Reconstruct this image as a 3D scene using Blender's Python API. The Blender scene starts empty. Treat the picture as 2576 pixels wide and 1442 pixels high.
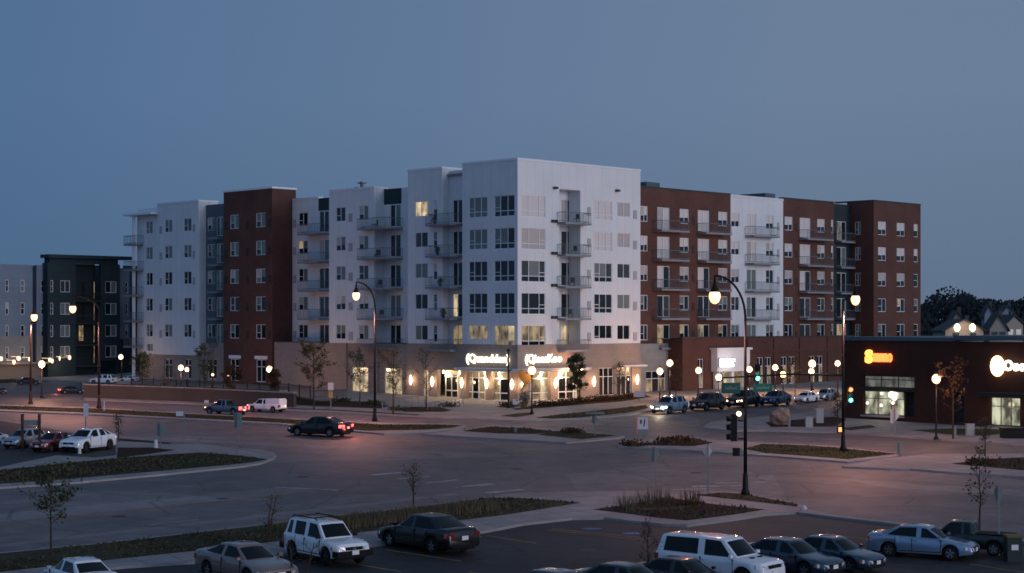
import bpy, bmesh, math, random
from math import sin, cos, pi, radians, atan2, sqrt, hypot
from mathutils import Vector, Matrix, Euler
from mathutils.noise import noise as pnoise
random.seed(7)
sc = bpy.context.scene
COL = sc.collection
# ------------------------------------------------------------------ survey
FPX, U0, VH, H0, SL = 4284.0, 1288.0, 805.0, 12.09, 0.02   # focal length, centre, horizon, eye height, ground slope
def gz(y): return SL*min(y, 330.0)
def G(u, v, dz=0.0):
    "point of the sloping ground seen at (u,v) of the survey photograph"
    y = H0*FPX/(v-VH+SL*FPX)
    return Vector(((u-U0)/FPX*y, y, SL*y+dz))
def px(p):
    return (U0+FPX*p.x/p.y, VH-FPX*(p.z-H0)/p.y)
AZ = radians(45.4)
LD = Vector((-sin(AZ), cos(AZ), 0)); RD = Vector((cos(AZ), sin(AZ), 0))
ZUP = Vector((0, 0, 1))
# ------------------------------------------------------------------ materials
MATS = {}
def mat(name, base=(.5,.5,.5), rough=.7, metal=0., spec=.5, coat=0., emit=None, es=0., noise=None, bump=None, alpha=1., cracks=None, joints=None):
    if name in MATS: return MATS[name]
    m = bpy.data.materials.new(name); m.use_nodes = True
    nt = m.node_tree; b = nt.nodes['Principled BSDF']
    b.inputs['Base Color'].default_value = (*base, 1); b.inputs['Roughness'].default_value = rough
    b.inputs['Metallic'].default_value = metal; b.inputs['Specular IOR Level'].default_value = spec
    b.inputs['Coat Weight'].default_value = coat; b.inputs['Coat Roughness'].default_value = .05
    if emit: b.inputs['Emission Color'].default_value = (*emit, 1); b.inputs['Emission Strength'].default_value = es
    if noise:      # (scale, low factor, high factor, second scale)
        tc = nt.nodes.new('ShaderNodeNewGeometry')
        n = nt.nodes.new('ShaderNodeTexNoise'); n.inputs['Scale'].default_value = noise[0]; n.inputs['Detail'].default_value = 5
        n2 = nt.nodes.new('ShaderNodeTexNoise'); n2.inputs['Scale'].default_value = noise[3]; n2.inputs['Detail'].default_value = 3
        nt.links.new(tc.outputs['Position'], n.inputs['Vector']); nt.links.new(tc.outputs['Position'], n2.inputs['Vector'])
        mx = nt.nodes.new('ShaderNodeMath'); mx.operation = 'ADD'
        nt.links.new(n.outputs[0], mx.inputs[0]); nt.links.new(n2.outputs[0], mx.inputs[1])
        mr = nt.nodes.new('ShaderNodeMapRange'); mr.inputs[1].default_value = .7; mr.inputs[2].default_value = 1.3
        mr.inputs[3].default_value = noise[1]; mr.inputs[4].default_value = noise[2]
        nt.links.new(mx.outputs[0], mr.inputs[0])
        fac = mr.outputs[0]
        def times(sock):
            nonlocal fac
            k = nt.nodes.new('ShaderNodeMath'); k.operation = 'MULTIPLY'; nt.links.new(fac, k.inputs[0]); nt.links.new(sock, k.inputs[1]); fac = k.outputs[0]
        if cracks:     # patched surface with sealed cracks, warped so that nothing runs straight
            wp = nt.nodes.new('ShaderNodeMixRGB'); wp.blend_type = 'ADD'; wp.inputs[0].default_value = 1.6
            nt.links.new(tc.outputs['Position'], wp.inputs[1]); nt.links.new(n2.outputs[1], wp.inputs[2])
            v1 = nt.nodes.new('ShaderNodeTexVoronoi'); v1.feature = 'DISTANCE_TO_EDGE'; v1.inputs['Scale'].default_value = cracks; nt.links.new(wp.outputs[0], v1.inputs['Vector'])
            r1 = nt.nodes.new('ShaderNodeMapRange'); r1.inputs[1].default_value = .004; r1.inputs[2].default_value = .014; r1.inputs[3].default_value = .62; r1.inputs[4].default_value = 1.
            nt.links.new(v1.outputs['Distance'], r1.inputs[0]); times(r1.outputs[0])
            v2 = nt.nodes.new('ShaderNodeTexVoronoi'); v2.inputs['Scale'].default_value = cracks*.55; nt.links.new(tc.outputs['Position'], v2.inputs['Vector'])
            s2 = nt.nodes.new('ShaderNodeSeparateColor'); nt.links.new(v2.outputs['Color'], s2.inputs[0])
            r2 = nt.nodes.new('ShaderNodeMapRange'); r2.inputs[3].default_value = .80; r2.inputs[4].default_value = 1.16; nt.links.new(s2.outputs[0], r2.inputs[0]); times(r2.outputs[0])
            n3 = nt.nodes.new('ShaderNodeTexNoise'); n3.inputs['Scale'].default_value = .35; n3.inputs['Detail'].default_value = 8; n3.inputs['Roughness'].default_value = .7; nt.links.new(tc.outputs['Position'], n3.inputs['Vector'])
            r3 = nt.nodes.new('ShaderNodeMapRange'); r3.inputs[1].default_value = .35; r3.inputs[2].default_value = .65; r3.inputs[3].default_value = .8; r3.inputs[4].default_value = 1.15; nt.links.new(n3.outputs[0], r3.inputs[0]); times(r3.outputs[0])
        if joints:
            mp_ = nt.nodes.new('ShaderNodeMapping'); mp_.inputs['Rotation'].default_value = (0,0,radians(-32)); nt.links.new(tc.outputs['Position'], mp_.inputs[0])
            bj = nt.nodes.new('ShaderNodeTexBrick'); bj.offset = 0.; bj.inputs['Scale'].default_value = 1.; bj.inputs['Brick Width'].default_value = joints; bj.inputs['Row Height'].default_value = joints; bj.inputs['Mortar Size'].default_value = .035
            bj.inputs['Color1'].default_value = (.9,.9,.9,1); bj.inputs['Color2'].default_value = (1.08,1.08,1.08,1); bj.inputs['Mortar'].default_value = (.55,.55,.55,1); nt.links.new(mp_.outputs[0], bj.inputs['Vector'])
            times(bj.outputs[0])
        vm = nt.nodes.new('ShaderNodeVectorMath'); vm.operation = 'SCALE'; vm.inputs[0].default_value = base
        nt.links.new(fac, vm.inputs[3]); nt.links.new(vm.outputs[0], b.inputs['Base Color'])
        if bump:
            bp = nt.nodes.new('ShaderNodeBump'); bp.inputs['Strength'].default_value = bump; bp.inputs['Distance'].default_value = .05
            nt.links.new(n.outputs[0], bp.inputs['Height']); nt.links.new(bp.outputs[0], b.inputs['Normal'])
    MATS[name] = m
    return m
def wallmat(name, c1, c2, cm, bw, bh, mortar, rough=.8, var=.25, spec=.3, offset=.5):
    "masonry or panel cladding laid out along the wall in its building's own coordinates"
    m = bpy.data.materials.new(name); m.use_nodes = True; nt = m.node_tree; b = nt.nodes['Principled BSDF']
    tc = nt.nodes.new('ShaderNodeTexCoord'); sp = nt.nodes.new('ShaderNodeSeparateXYZ'); nt.links.new(tc.outputs['Object'], sp.inputs[0])
    ad = nt.nodes.new('ShaderNodeMath'); ad.operation = 'SUBTRACT'; nt.links.new(sp.outputs[0], ad.inputs[0]); nt.links.new(sp.outputs[1], ad.inputs[1])
    cb = nt.nodes.new('ShaderNodeCombineXYZ'); nt.links.new(ad.outputs[0], cb.inputs[0]); nt.links.new(sp.outputs[2], cb.inputs[1])
    br = nt.nodes.new('ShaderNodeTexBrick'); br.inputs['Scale'].default_value = 1.; br.offset = offset
    br.inputs['Color1'].default_value = (*c1, 1); br.inputs['Color2'].default_value = (*c2, 1); br.inputs['Mortar'].default_value = (*cm, 1)
    br.inputs['Brick Width'].default_value = bw; br.inputs['Row Height'].default_value = bh; br.inputs['Mortar Size'].default_value = mortar
    nt.links.new(cb.outputs[0], br.inputs['Vector'])
    n = nt.nodes.new('ShaderNodeTexNoise'); n.inputs['Scale'].default_value = .35; n.inputs['Detail'].default_value = 6
    nt.links.new(tc.outputs['Object'], n.inputs['Vector'])
    mr = nt.nodes.new('ShaderNodeMapRange'); mr.inputs[1].default_value = .3; mr.inputs[2].default_value = .7
    mr.inputs[3].default_value = 1-var; mr.inputs[4].default_value = 1+var*.5
    nt.links.new(n.outputs[0], mr.inputs[0])
    vm = nt.nodes.new('ShaderNodeVectorMath'); vm.operation = 'SCALE'
    nt.links.new(br.outputs[0], vm.inputs[0]); nt.links.new(mr.outputs[0], vm.inputs[3]); nt.links.new(vm.outputs[0], b.inputs['Base Color'])
    b.inputs['Roughness'].default_value = rough; b.inputs['Specular IOR Level'].default_value = spec
    MATS[name] = m; return m
def litmat(name, col, strength, scale=1.2, lo=.35, hi=1.3):
    "a lit room behind glass: uneven warm light"
    m = bpy.data.materials.new(name); m.use_nodes = True; nt = m.node_tree; b = nt.nodes['Principled BSDF']
    b.inputs['Base Color'].default_value = (.05,.05,.05,1); b.inputs['Roughness'].default_value = .1
    g = nt.nodes.new('ShaderNodeNewGeometry'); mp = nt.nodes.new('ShaderNodeMapping'); mp.inputs['Scale'].default_value = (1.0, 1.0, .55)
    nt.links.new(g.outputs['Position'], mp.inputs[0])
    n = nt.nodes.new('ShaderNodeTexNoise'); n.inputs['Scale'].default_value = scale; n.inputs['Detail'].default_value = 4
    nt.links.new(mp.outputs[0], n.inputs['Vector'])
    mr = nt.nodes.new('ShaderNodeMapRange'); mr.inputs[1].default_value = .35; mr.inputs[2].default_value = .68
    mr.inputs[3].default_value = lo*strength; mr.inputs[4].default_value = hi*strength
    nt.links.new(n.outputs[0], mr.inputs[0]); nt.links.new(mr.outputs[0], b.inputs['Emission Strength'])
    b.inputs['Emission Color'].default_value = (*col, 1)
    MATS[name] = m; return m
M = MATS
mat('asphalt', (.140,.123,.123), .62, spec=.35, noise=(.9,.72,1.22,.06), bump=.15, cracks=.13)
mat('asphalt_pale', (.19,.168,.166), .62, spec=.35, noise=(.9,.8,1.15,.06), cracks=.13); mat('asphalt_worn', (.118,.106,.107), .6, spec=.35, noise=(.9,.8,1.15,.06), cracks=.13)
mat('lot_asphalt', (.036,.038,.041), .7, spec=.28, noise=(1.3,.7,1.25,.1), bump=.15, cracks=.2)
mat('concrete', (.26,.245,.24), .75, spec=.3, noise=(.8,.75,1.15,.15), joints=1.7)
mat('kerb', (.27,.255,.25), .8, noise=(1.5,.8,1.1,.3))
mat('soil', (.035,.032,.02), .95, spec=.1, noise=(.5,.6,1.4,.05))
mat('lawn', (.030,.033,.014), .95, spec=.1, noise=(2.2,.5,1.5,.12), bump=.6)
mat('dry_grass', (.048,.044,.025), .95, spec=.1, noise=(2.2,.5,1.5,.15), bump=.6)
mat('mulch', (.032,.020,.014), .95, spec=.1, noise=(3.5,.5,1.6,.2), bump=.6)
mat('paint_white', (.38,.37,.365), .7, noise=(3,.3,1.1,.6)); mat('paint_yellow', (.33,.20,.05), .7, noise=(3,.5,1.1,.6)); mat('paint_blue', (.09,.16,.42), .7, noise=(3,.5,1.1,.6))
wallmat('white_panel', (.62,.635,.66), (.645,.66,.685), (.54,.555,.58), 1.3, 60., .04, .55, .06, .4, 0.)
wallmat('white_siding', (.64,.65,.69), (.68,.68,.71), (.55,.55,.60), 3.6, .22, .02, .65, .08)
wallmat('red_brick', (.097,.039,.029), (.12,.048,.036), (.10,.06,.05), .40, .14, .014, .85, .22)
wallmat('shop_brick', (.050,.015,.009), (.062,.019,.012), (.05,.024,.017), .40, .14, .014, .85, .2)
wallmat('dark_brick', (.085,.032,.024), (.105,.039,.029), (.09,.05,.04), .40, .14, .014, .85, .2)
wallmat('tan_block', (.27,.215,.19), (.30,.24,.21), (.25,.20,.18), .8, .4, .014, .85, .12)
wallmat('grey_block', (.24,.23,.225), (.28,.26,.25), (.22,.21,.21), .8, .4, .014, .85, .12)
wallmat('blue_siding', (.075,.12,.15), (.085,.13,.16), (.06,.10,.12), 3.6, .2, .02, .7, .1)
wallmat('teal_siding', (.017,.034,.042), (.021,.039,.048), (.012,.025,.03), 3.6, .2, .02, .7, .1)
wallmat('grey_siding', (.165,.215,.28), (.185,.235,.30), (.14,.18,.24), 3.6, .2, .02, .7, .1)
wallmat('stone_wall', (.068,.058,.052), (.075,.064,.057), (.058,.05,.045), .45, .2, .03, .9, .2)
mat('coping', (.72,.73,.76), .35, metal=.2); mat('frame_white', (.72,.72,.74), .4); mat('frame_dark', (.03,.03,.03), .4)
mat('glass_dark', (.008,.013,.015), .06, spec=.5); mat('glass_room', (.035,.038,.035), .08, spec=.7)
mat('blind_skyglow', (.42,.37,.345), .55, spec=.35, coat=.5); mat('blind_pale_skyglow', (.60,.55,.53), .5, spec=.35, coat=.4); mat('blind_green', (.13,.16,.15), .5, spec=.4, coat=.5)  # pale blinds; on upper right floors their pink stands in for reflected afterglow
litmat('lit_room', (1.,.76,.44), .42, 1.5, .25, 1.4); litmat('lit_dim', (1.,.72,.36), .17, 1.5, .2, 1.7); litmat('lit_shop', (1.,.80,.50), .75, 1.6, .15, 1.5); litmat('lit_store', (.95,.95,.66), .24, 1.3, .12, 1.9); litmat('lit_faint', (.9,.9,.75), .075, 1.6, .3, 1.6)
mat('rail_grey', (.13,.14,.16), .5, metal=.2); mat('slab_grey', (.20,.21,.235), .7); mat('louvre', (.36,.36,.38), .6); mat('louvre_dark', (.035,.02,.018), .7)
mat('black_metal', (.004,.004,.004), .55, spec=.25); mat('brown_metal', (.03,.012,.006), .5, spec=.3); mat('galv', (.17,.18,.19), .5, metal=.3); mat('glass_dull', (.012,.014,.015), .35, spec=.2)
mat('sign_white', (.46,.46,.49), .5); mat('sign_green', (.012,.07,.05), .5); mat('sign_yellow', (.36,.23,.05), .5); mat('sign_orange', (.7,.16,.05), .5); mat('sign_back', (.13,.17,.165), .6)
mat('globe', (.9,.85,.8), .4, emit=(1.,.47,.20), es=2.0); mat('globe_white', (.9,.9,.85), .4, emit=(1.,.82,.56), es=2.); mat('lamp_small', (.9,.8,.7), .4, emit=(1.,.66,.36), es=1.4); mat('globe_yellow', (.9,.8,.5), .4, emit=(1.,.55,.10), es=6.)
mat('sconce', (.9,.9,.85), .4, emit=(1.,.66,.36), es=4.); mat('letters', (.9,.9,.85), .4, emit=(1.,.92,.70), es=1.6); mat('letters_cold', (.9,.9,.9), .4, emit=(.86,.95,1.), es=2.)
mat('letters_orange', (.9,.3,.1), .4, emit=(1.,.16,.03), es=2.2); mat('letters_amber', (.9,.5,.1), .4, emit=(1.,.34,.05), es=2.6); mat('letters_cream', (.9,.8,.5), .4, emit=(1.,.66,.28), es=3.5)
mat('signal_green', (.1,.5,.4), .4, emit=(.10,.95,.75), es=5.); mat('signal_red', (.5,.1,.05), .4, emit=(1.,.22,.07), es=2.5); mat('signal_off', (.02,.02,.015), .4)
mat('tyre', (.012,.012,.012), .85, spec=.2); mat('rim', (.35,.36,.38), .3, metal=.8); mat('rim_dark', (.09,.09,.10), .35, metal=.7); mat('trim', (.007,.007,.008), .75, spec=.2)
mat('car_glass', (.004,.008,.010), .07, spec=.2); mat('plate', (.7,.7,.68), .5); mat('chrome', (.55,.56,.58), .15, metal=1.)
mat('head_off', (.55,.56,.57), .12, spec=.8, coat=1.); mat('tail_off', (.22,.012,.008), .2, coat=1.); mat('head_on', (1,1,1), .3, emit=(1.,.86,.55), es=12.); mat('head_warm', (1,1,1), .3, emit=(1.,.55,.25), es=6.)
mat('tail_on', (.6,.05,.03), .3, emit=(1.,.06,.05), es=5.); mat('amber_on', (.7,.3,.03), .3, emit=(1.,.40,.06), es=4.)
def paint(name, c, metal=0., rough=.3, coat=1.): return mat('lacquer_'+name, c, rough, metal, .5, coat)
mat('bark', (.055,.038,.026), .9, spec=.1); mat('bark_pale', (.16,.11,.085), .9, spec=.1)
mat('leaf_olive', (.075,.060,.026), .8, spec=.2); mat('leaf_dark', (.05,.055,.026), .8, spec=.2); mat('leaf_rust', (.07,.034,.016), .8, spec=.2); mat('twig', (.06,.045,.03), .9); mat('wood_hazed', (.022,.032,.036), .95, spec=.05); mat('straw', (.10,.078,.045), .9); mat('straw_dark', (.075,.062,.036), .9)  # the far wood has bluish distance haze put into its colour
mat('manhole', (.03,.03,.03), .6, metal=.3); mat('roof_shingle', (.05,.05,.055), .9, noise=(2,.8,1.2,.4)); mat('house_wall', (.30,.255,.23), .8); mat('house_blue', (.17,.22,.29), .8); mat('stone', (.25,.17,.13), .9, noise=(3,.6,1.3,1.)); mat('banner', (.17,.10,.012), .8); mat('banner_blue', (.06,.10,.16), .8); mat('leaf_basket', (.10,.10,.03), .9); mat('awning', (.012,.018,.018), .8); mat('fence_dark', (.022,.016,.014), .8); mat('canopy', (.50,.50,.54), .5); mat('beige', (.52,.46,.33), .8); mat('red_paint', (.35,.03,.025), .6); mat('ceiling', (.5,.45,.36), .8); mat('utility', (.30,.33,.33), .6); mat('teal_metal', (.06,.10,.12), .5, metal=.2)
# ------------------------------------------------------------------ mesh kit
class MB:
    def __init__(s): s.v = []; s.f = []; s.m = []; s.sm = []
    def add(s, vs, fs, mi=0, smooth=False):
        o = len(s.v); s.v += [tuple(p) for p in vs]
        for f in fs: s.f.append(tuple(i+o for i in f)); s.m.append(mi); s.sm.append(smooth)
    def box(s, x0, x1, y0, y1, z0, z1, mi=0):
        x0, x1 = min(x0,x1), max(x0,x1); y0, y1 = min(y0,y1), max(y0,y1); z0, z1 = min(z0,z1), max(z0,z1)
        s.add([(x0,y0,z0),(x1,y0,z0),(x1,y1,z0),(x0,y1,z0),(x0,y0,z1),(x1,y0,z1),(x1,y1,z1),(x0,y1,z1)],
              [(0,3,2,1),(4,5,6,7),(0,1,5,4),(1,2,6,5),(2,3,7,6),(3,0,4,7)], mi)
    def pbox(s, pl, s0, s1, z0, z1, d0, d1, mi=0):
        "box on a facade plane: s to the right as seen from outside, d outwards"
        if pl[0] == 'L': s.box(pl[1]-d0, pl[1]-d1, -s0, -s1, z0, z1, mi)
        else: s.box(s0, s1, pl[1]-d0, pl[1]-d1, z0, z1, mi)
    def tube(s, pts, rs, n=8, mi=0, cap=True):
        pts = [Vector(p) for p in pts]; rings = []
        if not hasattr(rs, '__len__'): rs = [rs]*len(pts)
        up = Vector((.31,.17,.93)).normalized(); base = len(s.v)
        for i, p in enumerate(pts):
            t = (pts[min(i+1,len(pts)-1)]-pts[max(i-1,0)]).normalized()
            a = t.cross(up)
            if a.length < .05: a = t.cross(Vector((1,0,0)))
            a.normalize(); b = t.cross(a)
            rings.append([p+(a*cos(2*pi*k/n)+b*sin(2*pi*k/n))*rs[i] for k in range(n)])
        vs = [q for r in rings for q in r]; fs = []
        for i in range(len(pts)-1):
            for k in range(n):
                fs.append((i*n+k, i*n+(k+1)%n, (i+1)*n+(k+1)%n, (i+1)*n+k))
        if cap: fs += [tuple(range(n-1,-1,-1)), tuple((len(pts)-1)*n+k for k in range(n))]
        s.add(vs, fs, mi, True)
    def lathe(s, c, prof, n=16, mi=0):
        "profile of (radius, z) turned about the vertical through c"
        vs = []; fs = []
        for r, z in prof:
            for k in range(n): vs.append((c[0]+r*cos(2*pi*k/n), c[1]+r*sin(2*pi*k/n), c[2]+z))
        for i in range(len(prof)-1):
            for k in range(n): fs.append((i*n+k, i*n+(k+1)%n, (i+1)*n+(k+1)%n, (i+1)*n+k))
        fs += [tuple(range(n-1,-1,-1)), tuple((len(prof)-1)*n+k for k in range(n))]
        s.add(vs, fs, mi, True)
    def ball(s, c, r, mi=0, sz=1., n=14):
        s.lathe(c, [(max(.01,r*sin(pi*i/8)), -r*sz*cos(pi*i/8)) for i in range(9)], n, mi)
    def build_split(s, name, mats, parent, tol=.06):
        "one object per cluster of touching pieces"
        adj = {}
        par = list(range(len(s.v)))
        def fd(i):
            while par[i] != i: par[i] = par[par[i]]; i = par[i]
            return i
        for f in s.f:
            for j in f[1:]: par[fd(j)] = fd(f[0])
        comp = {}
        for i in range(len(s.v)): comp.setdefault(fd(i), []).append(i)
        ks = list(comp); bb = []
        for k in ks:
            P = [s.v[i] for i in comp[k]]; bb.append([(min(p[a] for p in P)-tol, max(p[a] for p in P)+tol) for a in range(3)])
        g = list(range(len(ks)))
        def fg(i):
            while g[i] != i: g[i] = g[g[i]]; i = g[i]
            return i
        for i in range(len(ks)):
            for j in range(i):
                if all(bb[i][a][0] < bb[j][a][1] and bb[j][a][0] < bb[i][a][1] for a in range(3)): g[fg(i)] = fg(j)
        out = {}
        where = {k: fg(i) for i, k in enumerate(ks)}
        for f, m, sm in zip(s.f, s.m, s.sm):
            q = out.setdefault(where[fd(f[0])], MB()); q.add([s.v[i] for i in f], [tuple(range(len(f)))], m, sm)
        return [q.build(name, mats, parent) for q in out.values()]
    def build(s, name, mats, parent=None, origin=None, sharp=None):
        o0 = Vector(origin) if origin is not None else Vector((0,0,0))
        me = bpy.data.meshes.new(name); me.from_pydata([Vector(v)-o0 for v in s.v], [], s.f)
        for mm in (mats if isinstance(mats, (list, tuple)) else [mats]): me.materials.append(M[mm] if isinstance(mm, str) else mm)
        me.polygons.foreach_set('material_index', s.m); me.polygons.foreach_set('use_smooth', s.sm)
        if sharp: me.set_sharp_from_angle(angle=radians(sharp))
        me.update()
        o = bpy.data.objects.new(name, me); COL.objects.link(o)
        if parent is not None: o.parent = parent
        if origin is not None: o.location = o0
        return o
def tag(o, label, cat, group=None, kind=None):
    if label: o['label'] = label
    if cat: o['category'] = cat
    if group: o['group'] = group
    if kind: o['kind'] = kind
    return o
def thing(name, label, cat, loc, rz=0., group=None, sc_=1.):
    o = bpy.data.objects.new(name, None); COL.objects.link(o); o.location = loc; o.rotation_euler = (0,0,rz); o.scale = (sc_,)*3
    o.empty_display_size = .3
    return tag(o, label, cat, group)
def bulb(parent, loc, power, col=(1.,.52,.28), r=.25):
    l = bpy.data.lights.new('bulb', 'POINT'); l.energy = power; l.color = col; l.shadow_soft_size = r
    o = bpy.data.objects.new('bulb', l); COL.objects.link(o); o.parent = parent; o.location = loc
    return o
def downlight(parent, loc, power, col=(1.,.42,.32), r=.25, size=165):
    l = bpy.data.lights.new('bulb', 'SPOT'); l.energy = power; l.color = col; l.shadow_soft_size = r; l.spot_size = radians(size); l.spot_blend = .5
    o = bpy.data.objects.new('bulb', l); COL.objects.link(o); o.parent = parent; o.location = loc
    return o
# ------------------------------------------------------------------ camera, sky, sun
cam = bpy.data.cameras.new('camera'); co = bpy.data.objects.new('camera', cam); COL.objects.link(co); sc.camera = co
co.location = (0,0,H0); co.rotation_euler = (pi/2,0,0); cam.sensor_width = 36; cam.lens = 36*FPX/2576; cam.shift_y = (VH-721)/2576
cam.clip_start = .5; cam.clip_end = 6000
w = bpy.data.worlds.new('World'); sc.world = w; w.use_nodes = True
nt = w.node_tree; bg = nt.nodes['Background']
SUNAZ = radians(126)           # clockwise from +Y: the afterglow lies behind the camera to the right
sky = nt.nodes.new('ShaderNodeTexSky'); sky.sky_type = 'NISHITA'; sky.sun_disc = False
sky.sun_elevation = radians(2.); sky.sun_rotation = SUNAZ; sky.ozone_density = 3.; sky.dust_density = 1.
tc = nt.nodes.new('ShaderNodeTexCoord'); mp = nt.nodes.new('ShaderNodeMapping'); mp.inputs['Scale'].default_value = (1,1,.5); mp.inputs['Location'].default_value = (0,0,.215)
nrm = nt.nodes.new('ShaderNodeVectorMath'); nrm.operation = 'NORMALIZE'
nt.links.new(tc.outputs['Generated'], mp.inputs[0]); nt.links.new(mp.outputs[0], nrm.inputs[0]); nt.links.new(nrm.outputs[0], sky.inputs[0])
tint = nt.nodes.new('ShaderNodeVectorMath'); tint.operation = 'MULTIPLY'; tint.inputs[1].default_value = (.90,.90,1.0)
nt.links.new(sky.outputs[0], tint.inputs[0])
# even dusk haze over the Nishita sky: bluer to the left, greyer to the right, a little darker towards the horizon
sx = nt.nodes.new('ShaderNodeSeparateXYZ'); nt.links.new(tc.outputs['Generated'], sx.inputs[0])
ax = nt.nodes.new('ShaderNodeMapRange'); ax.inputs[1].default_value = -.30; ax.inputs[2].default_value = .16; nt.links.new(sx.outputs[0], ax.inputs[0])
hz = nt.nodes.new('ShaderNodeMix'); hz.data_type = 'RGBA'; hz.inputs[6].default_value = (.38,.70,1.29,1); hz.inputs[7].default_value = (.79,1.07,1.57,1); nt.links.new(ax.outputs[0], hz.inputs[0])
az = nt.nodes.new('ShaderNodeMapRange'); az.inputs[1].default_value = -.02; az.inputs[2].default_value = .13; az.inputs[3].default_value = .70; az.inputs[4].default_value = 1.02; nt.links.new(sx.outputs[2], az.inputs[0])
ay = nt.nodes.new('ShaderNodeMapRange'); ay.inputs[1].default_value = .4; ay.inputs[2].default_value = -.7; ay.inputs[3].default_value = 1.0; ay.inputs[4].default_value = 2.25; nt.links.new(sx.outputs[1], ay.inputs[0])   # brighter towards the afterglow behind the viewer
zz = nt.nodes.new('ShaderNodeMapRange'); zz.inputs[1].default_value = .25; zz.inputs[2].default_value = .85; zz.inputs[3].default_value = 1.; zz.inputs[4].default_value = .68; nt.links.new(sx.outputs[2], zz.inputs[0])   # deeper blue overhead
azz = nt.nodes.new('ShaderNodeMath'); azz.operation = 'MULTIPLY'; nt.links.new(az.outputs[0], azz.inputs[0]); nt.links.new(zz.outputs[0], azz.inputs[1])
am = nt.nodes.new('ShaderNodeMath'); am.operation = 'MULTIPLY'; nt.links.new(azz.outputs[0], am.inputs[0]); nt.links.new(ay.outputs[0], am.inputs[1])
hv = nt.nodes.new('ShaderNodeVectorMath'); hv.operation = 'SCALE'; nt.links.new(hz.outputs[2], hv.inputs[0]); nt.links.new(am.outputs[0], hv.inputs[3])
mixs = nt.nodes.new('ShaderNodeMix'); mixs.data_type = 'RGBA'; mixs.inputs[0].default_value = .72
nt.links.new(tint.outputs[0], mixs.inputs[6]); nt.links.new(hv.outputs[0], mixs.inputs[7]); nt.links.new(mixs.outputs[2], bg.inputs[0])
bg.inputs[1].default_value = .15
sl = bpy.data.lights.new('sun', 'SUN'); so = bpy.data.objects.new('sun', sl); COL.objects.link(so)
sl.energy = .66; sl.angle = radians(25); sl.color = (1.,.94,1.)
sd = Vector((sin(SUNAZ)*cos(radians(7)), cos(SUNAZ)*cos(radians(7)), sin(radians(7))))
so.rotation_euler = sd.to_track_quat('Z','Y').to_euler(); so.location = (60,-60,60)
sc.view_settings.view_transform = 'Standard'; sc.view_settings.look = 'None'; sc.view_settings.exposure = .6; sc.view_settings.gamma = 1
sc.render.engine = 'CYCLES'; sc.cycles.filter_width = 1.65; sc.cycles.max_bounces = 5; sc.cycles.use_denoising = True; sc.cycles.sample_clamp_indirect = 4
# ------------------------------------------------------------------ ground
def structure(o): o['kind'] = 'structure'; return o
mb = MB()
ys = [-80, 0, 80, 160, 240, 330, 700, 3500]
for i in range(len(ys)-1):
    a, b = ys[i], ys[i+1]
    mb.add([(-2500,a,gz(a)),(2500,a,gz(a)),(2500,b,gz(b)),(-2500,b,gz(b))], [(0,1,2,3)])
structure(mb.build('ground', 'soil'))
def sheet(name, pts, dz, m, thick=0., kerb=None, kind='structure', parent=None):
    P = [G(u, v, dz) for u, v in pts]
    mb = MB(); n = len(P)
    ar = sum(P[i].x*P[(i+1)%n].y-P[(i+1)%n].x*P[i].y for i in range(n))
    if ar < 0: P.reverse()
    mb.add(P, [tuple(range(n))])
    if thick:
        Q = [p-Vector((0,0,thick)) for p in P]; o = len(mb.v)
        mb.add(P+Q, [(i, n+i, n+(i+1)%n, (i+1)%n) for i in range(n)], 1)
    o = mb.build(name, [m, kerb or m])
    o['kind'] = kind
    return o
def smooth_pts(pts, it=2):
    "round the corners of a closed outline"
    for _ in range(it):
        q = []
        for i in range(len(pts)):
            a, b = pts[i], pts[(i+1)%len(pts)]
            q += [(a[0]*.75+b[0]*.25, a[1]*.75+b[1]*.25), (a[0]*.25+b[0]*.75, a[1]*.25+b[1]*.75)]
        pts = q
    return pts
sheet('road', [(-900,1005),(212,955),(212,950),(2500,930),(3300,960),(4300,1500),(4300,2100),(-1700,2100)], .006, 'asphalt')
sheet('parking_lot', [(-300,1510),(0,1466),(318,1432),(499,1420),(700,1402),(928,1379),(1225,1342),(1317,1324),(1440,1310),(1520,1309),(1586,1317),(1668,1325),(1729,1328),(1850,1312),(1925,1300),(2011,1296),(2102,1304),(2210,1316),(2400,1340),(2700,1384),(3300,1470),(3300,2000),(-600,2000)], .012, 'lot_asphalt')
KH = .13
# near corner between the road and the parking lot
corner_low = [(-300,1509),(0,1465),(318,1431),(499,1419),(700,1401),(928,1378),(1225,1341),(1317,1323),(1440,1309),(1520,1308),(1586,1316),(1668,1324),(1729,1327),(1850,1311),(1925,1299),(2009,1294)]
corner_up = [(2024,1284),(2012,1273),(1879,1247),(1821,1242),(1741,1244),(1622,1241),(1500,1242),(1411,1243),(1300,1246),(1225,1256),(1038,1281),(857,1301),(612,1331),(238,1374),(0,1397),(-300,1434)]
sheet('pavement', corner_low+corner_up, KH, 'concrete', .2, 'kerb')
sheet('lawn', [(-300,1438),(0,1400),(238,1377),(612,1334),(857,1304),(1038,1284),(1225,1259),(1300,1259),(1380,1264),(1462,1271),(1400,1281),(1269,1302),(944,1342),(700,1369),(485,1394),(302,1413),(0,1447),(-300,1490)], KH+.012, 'dry_grass')
sheet('planting_bed', [(1491,1288),(1560,1279),(1640,1264),(1683,1258),(1765,1271),(1850,1281),(1925,1288),(1840,1302),(1729,1316),(1660,1310),(1580,1299)], KH+.012, 'mulch')
sheet('bare_soil', [(1599,1284),(1606,1289),(1680,1289),(1760,1281),(1770,1275),(1752,1274),(1680,1283)], KH+.018, 'dry_grass')
sheet('lawn', [(1741,1251),(1821,1245),(1879,1250),(2008,1275),(2004,1281),(1900,1268),(1800,1257)], KH+.012, 'dry_grass')
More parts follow.
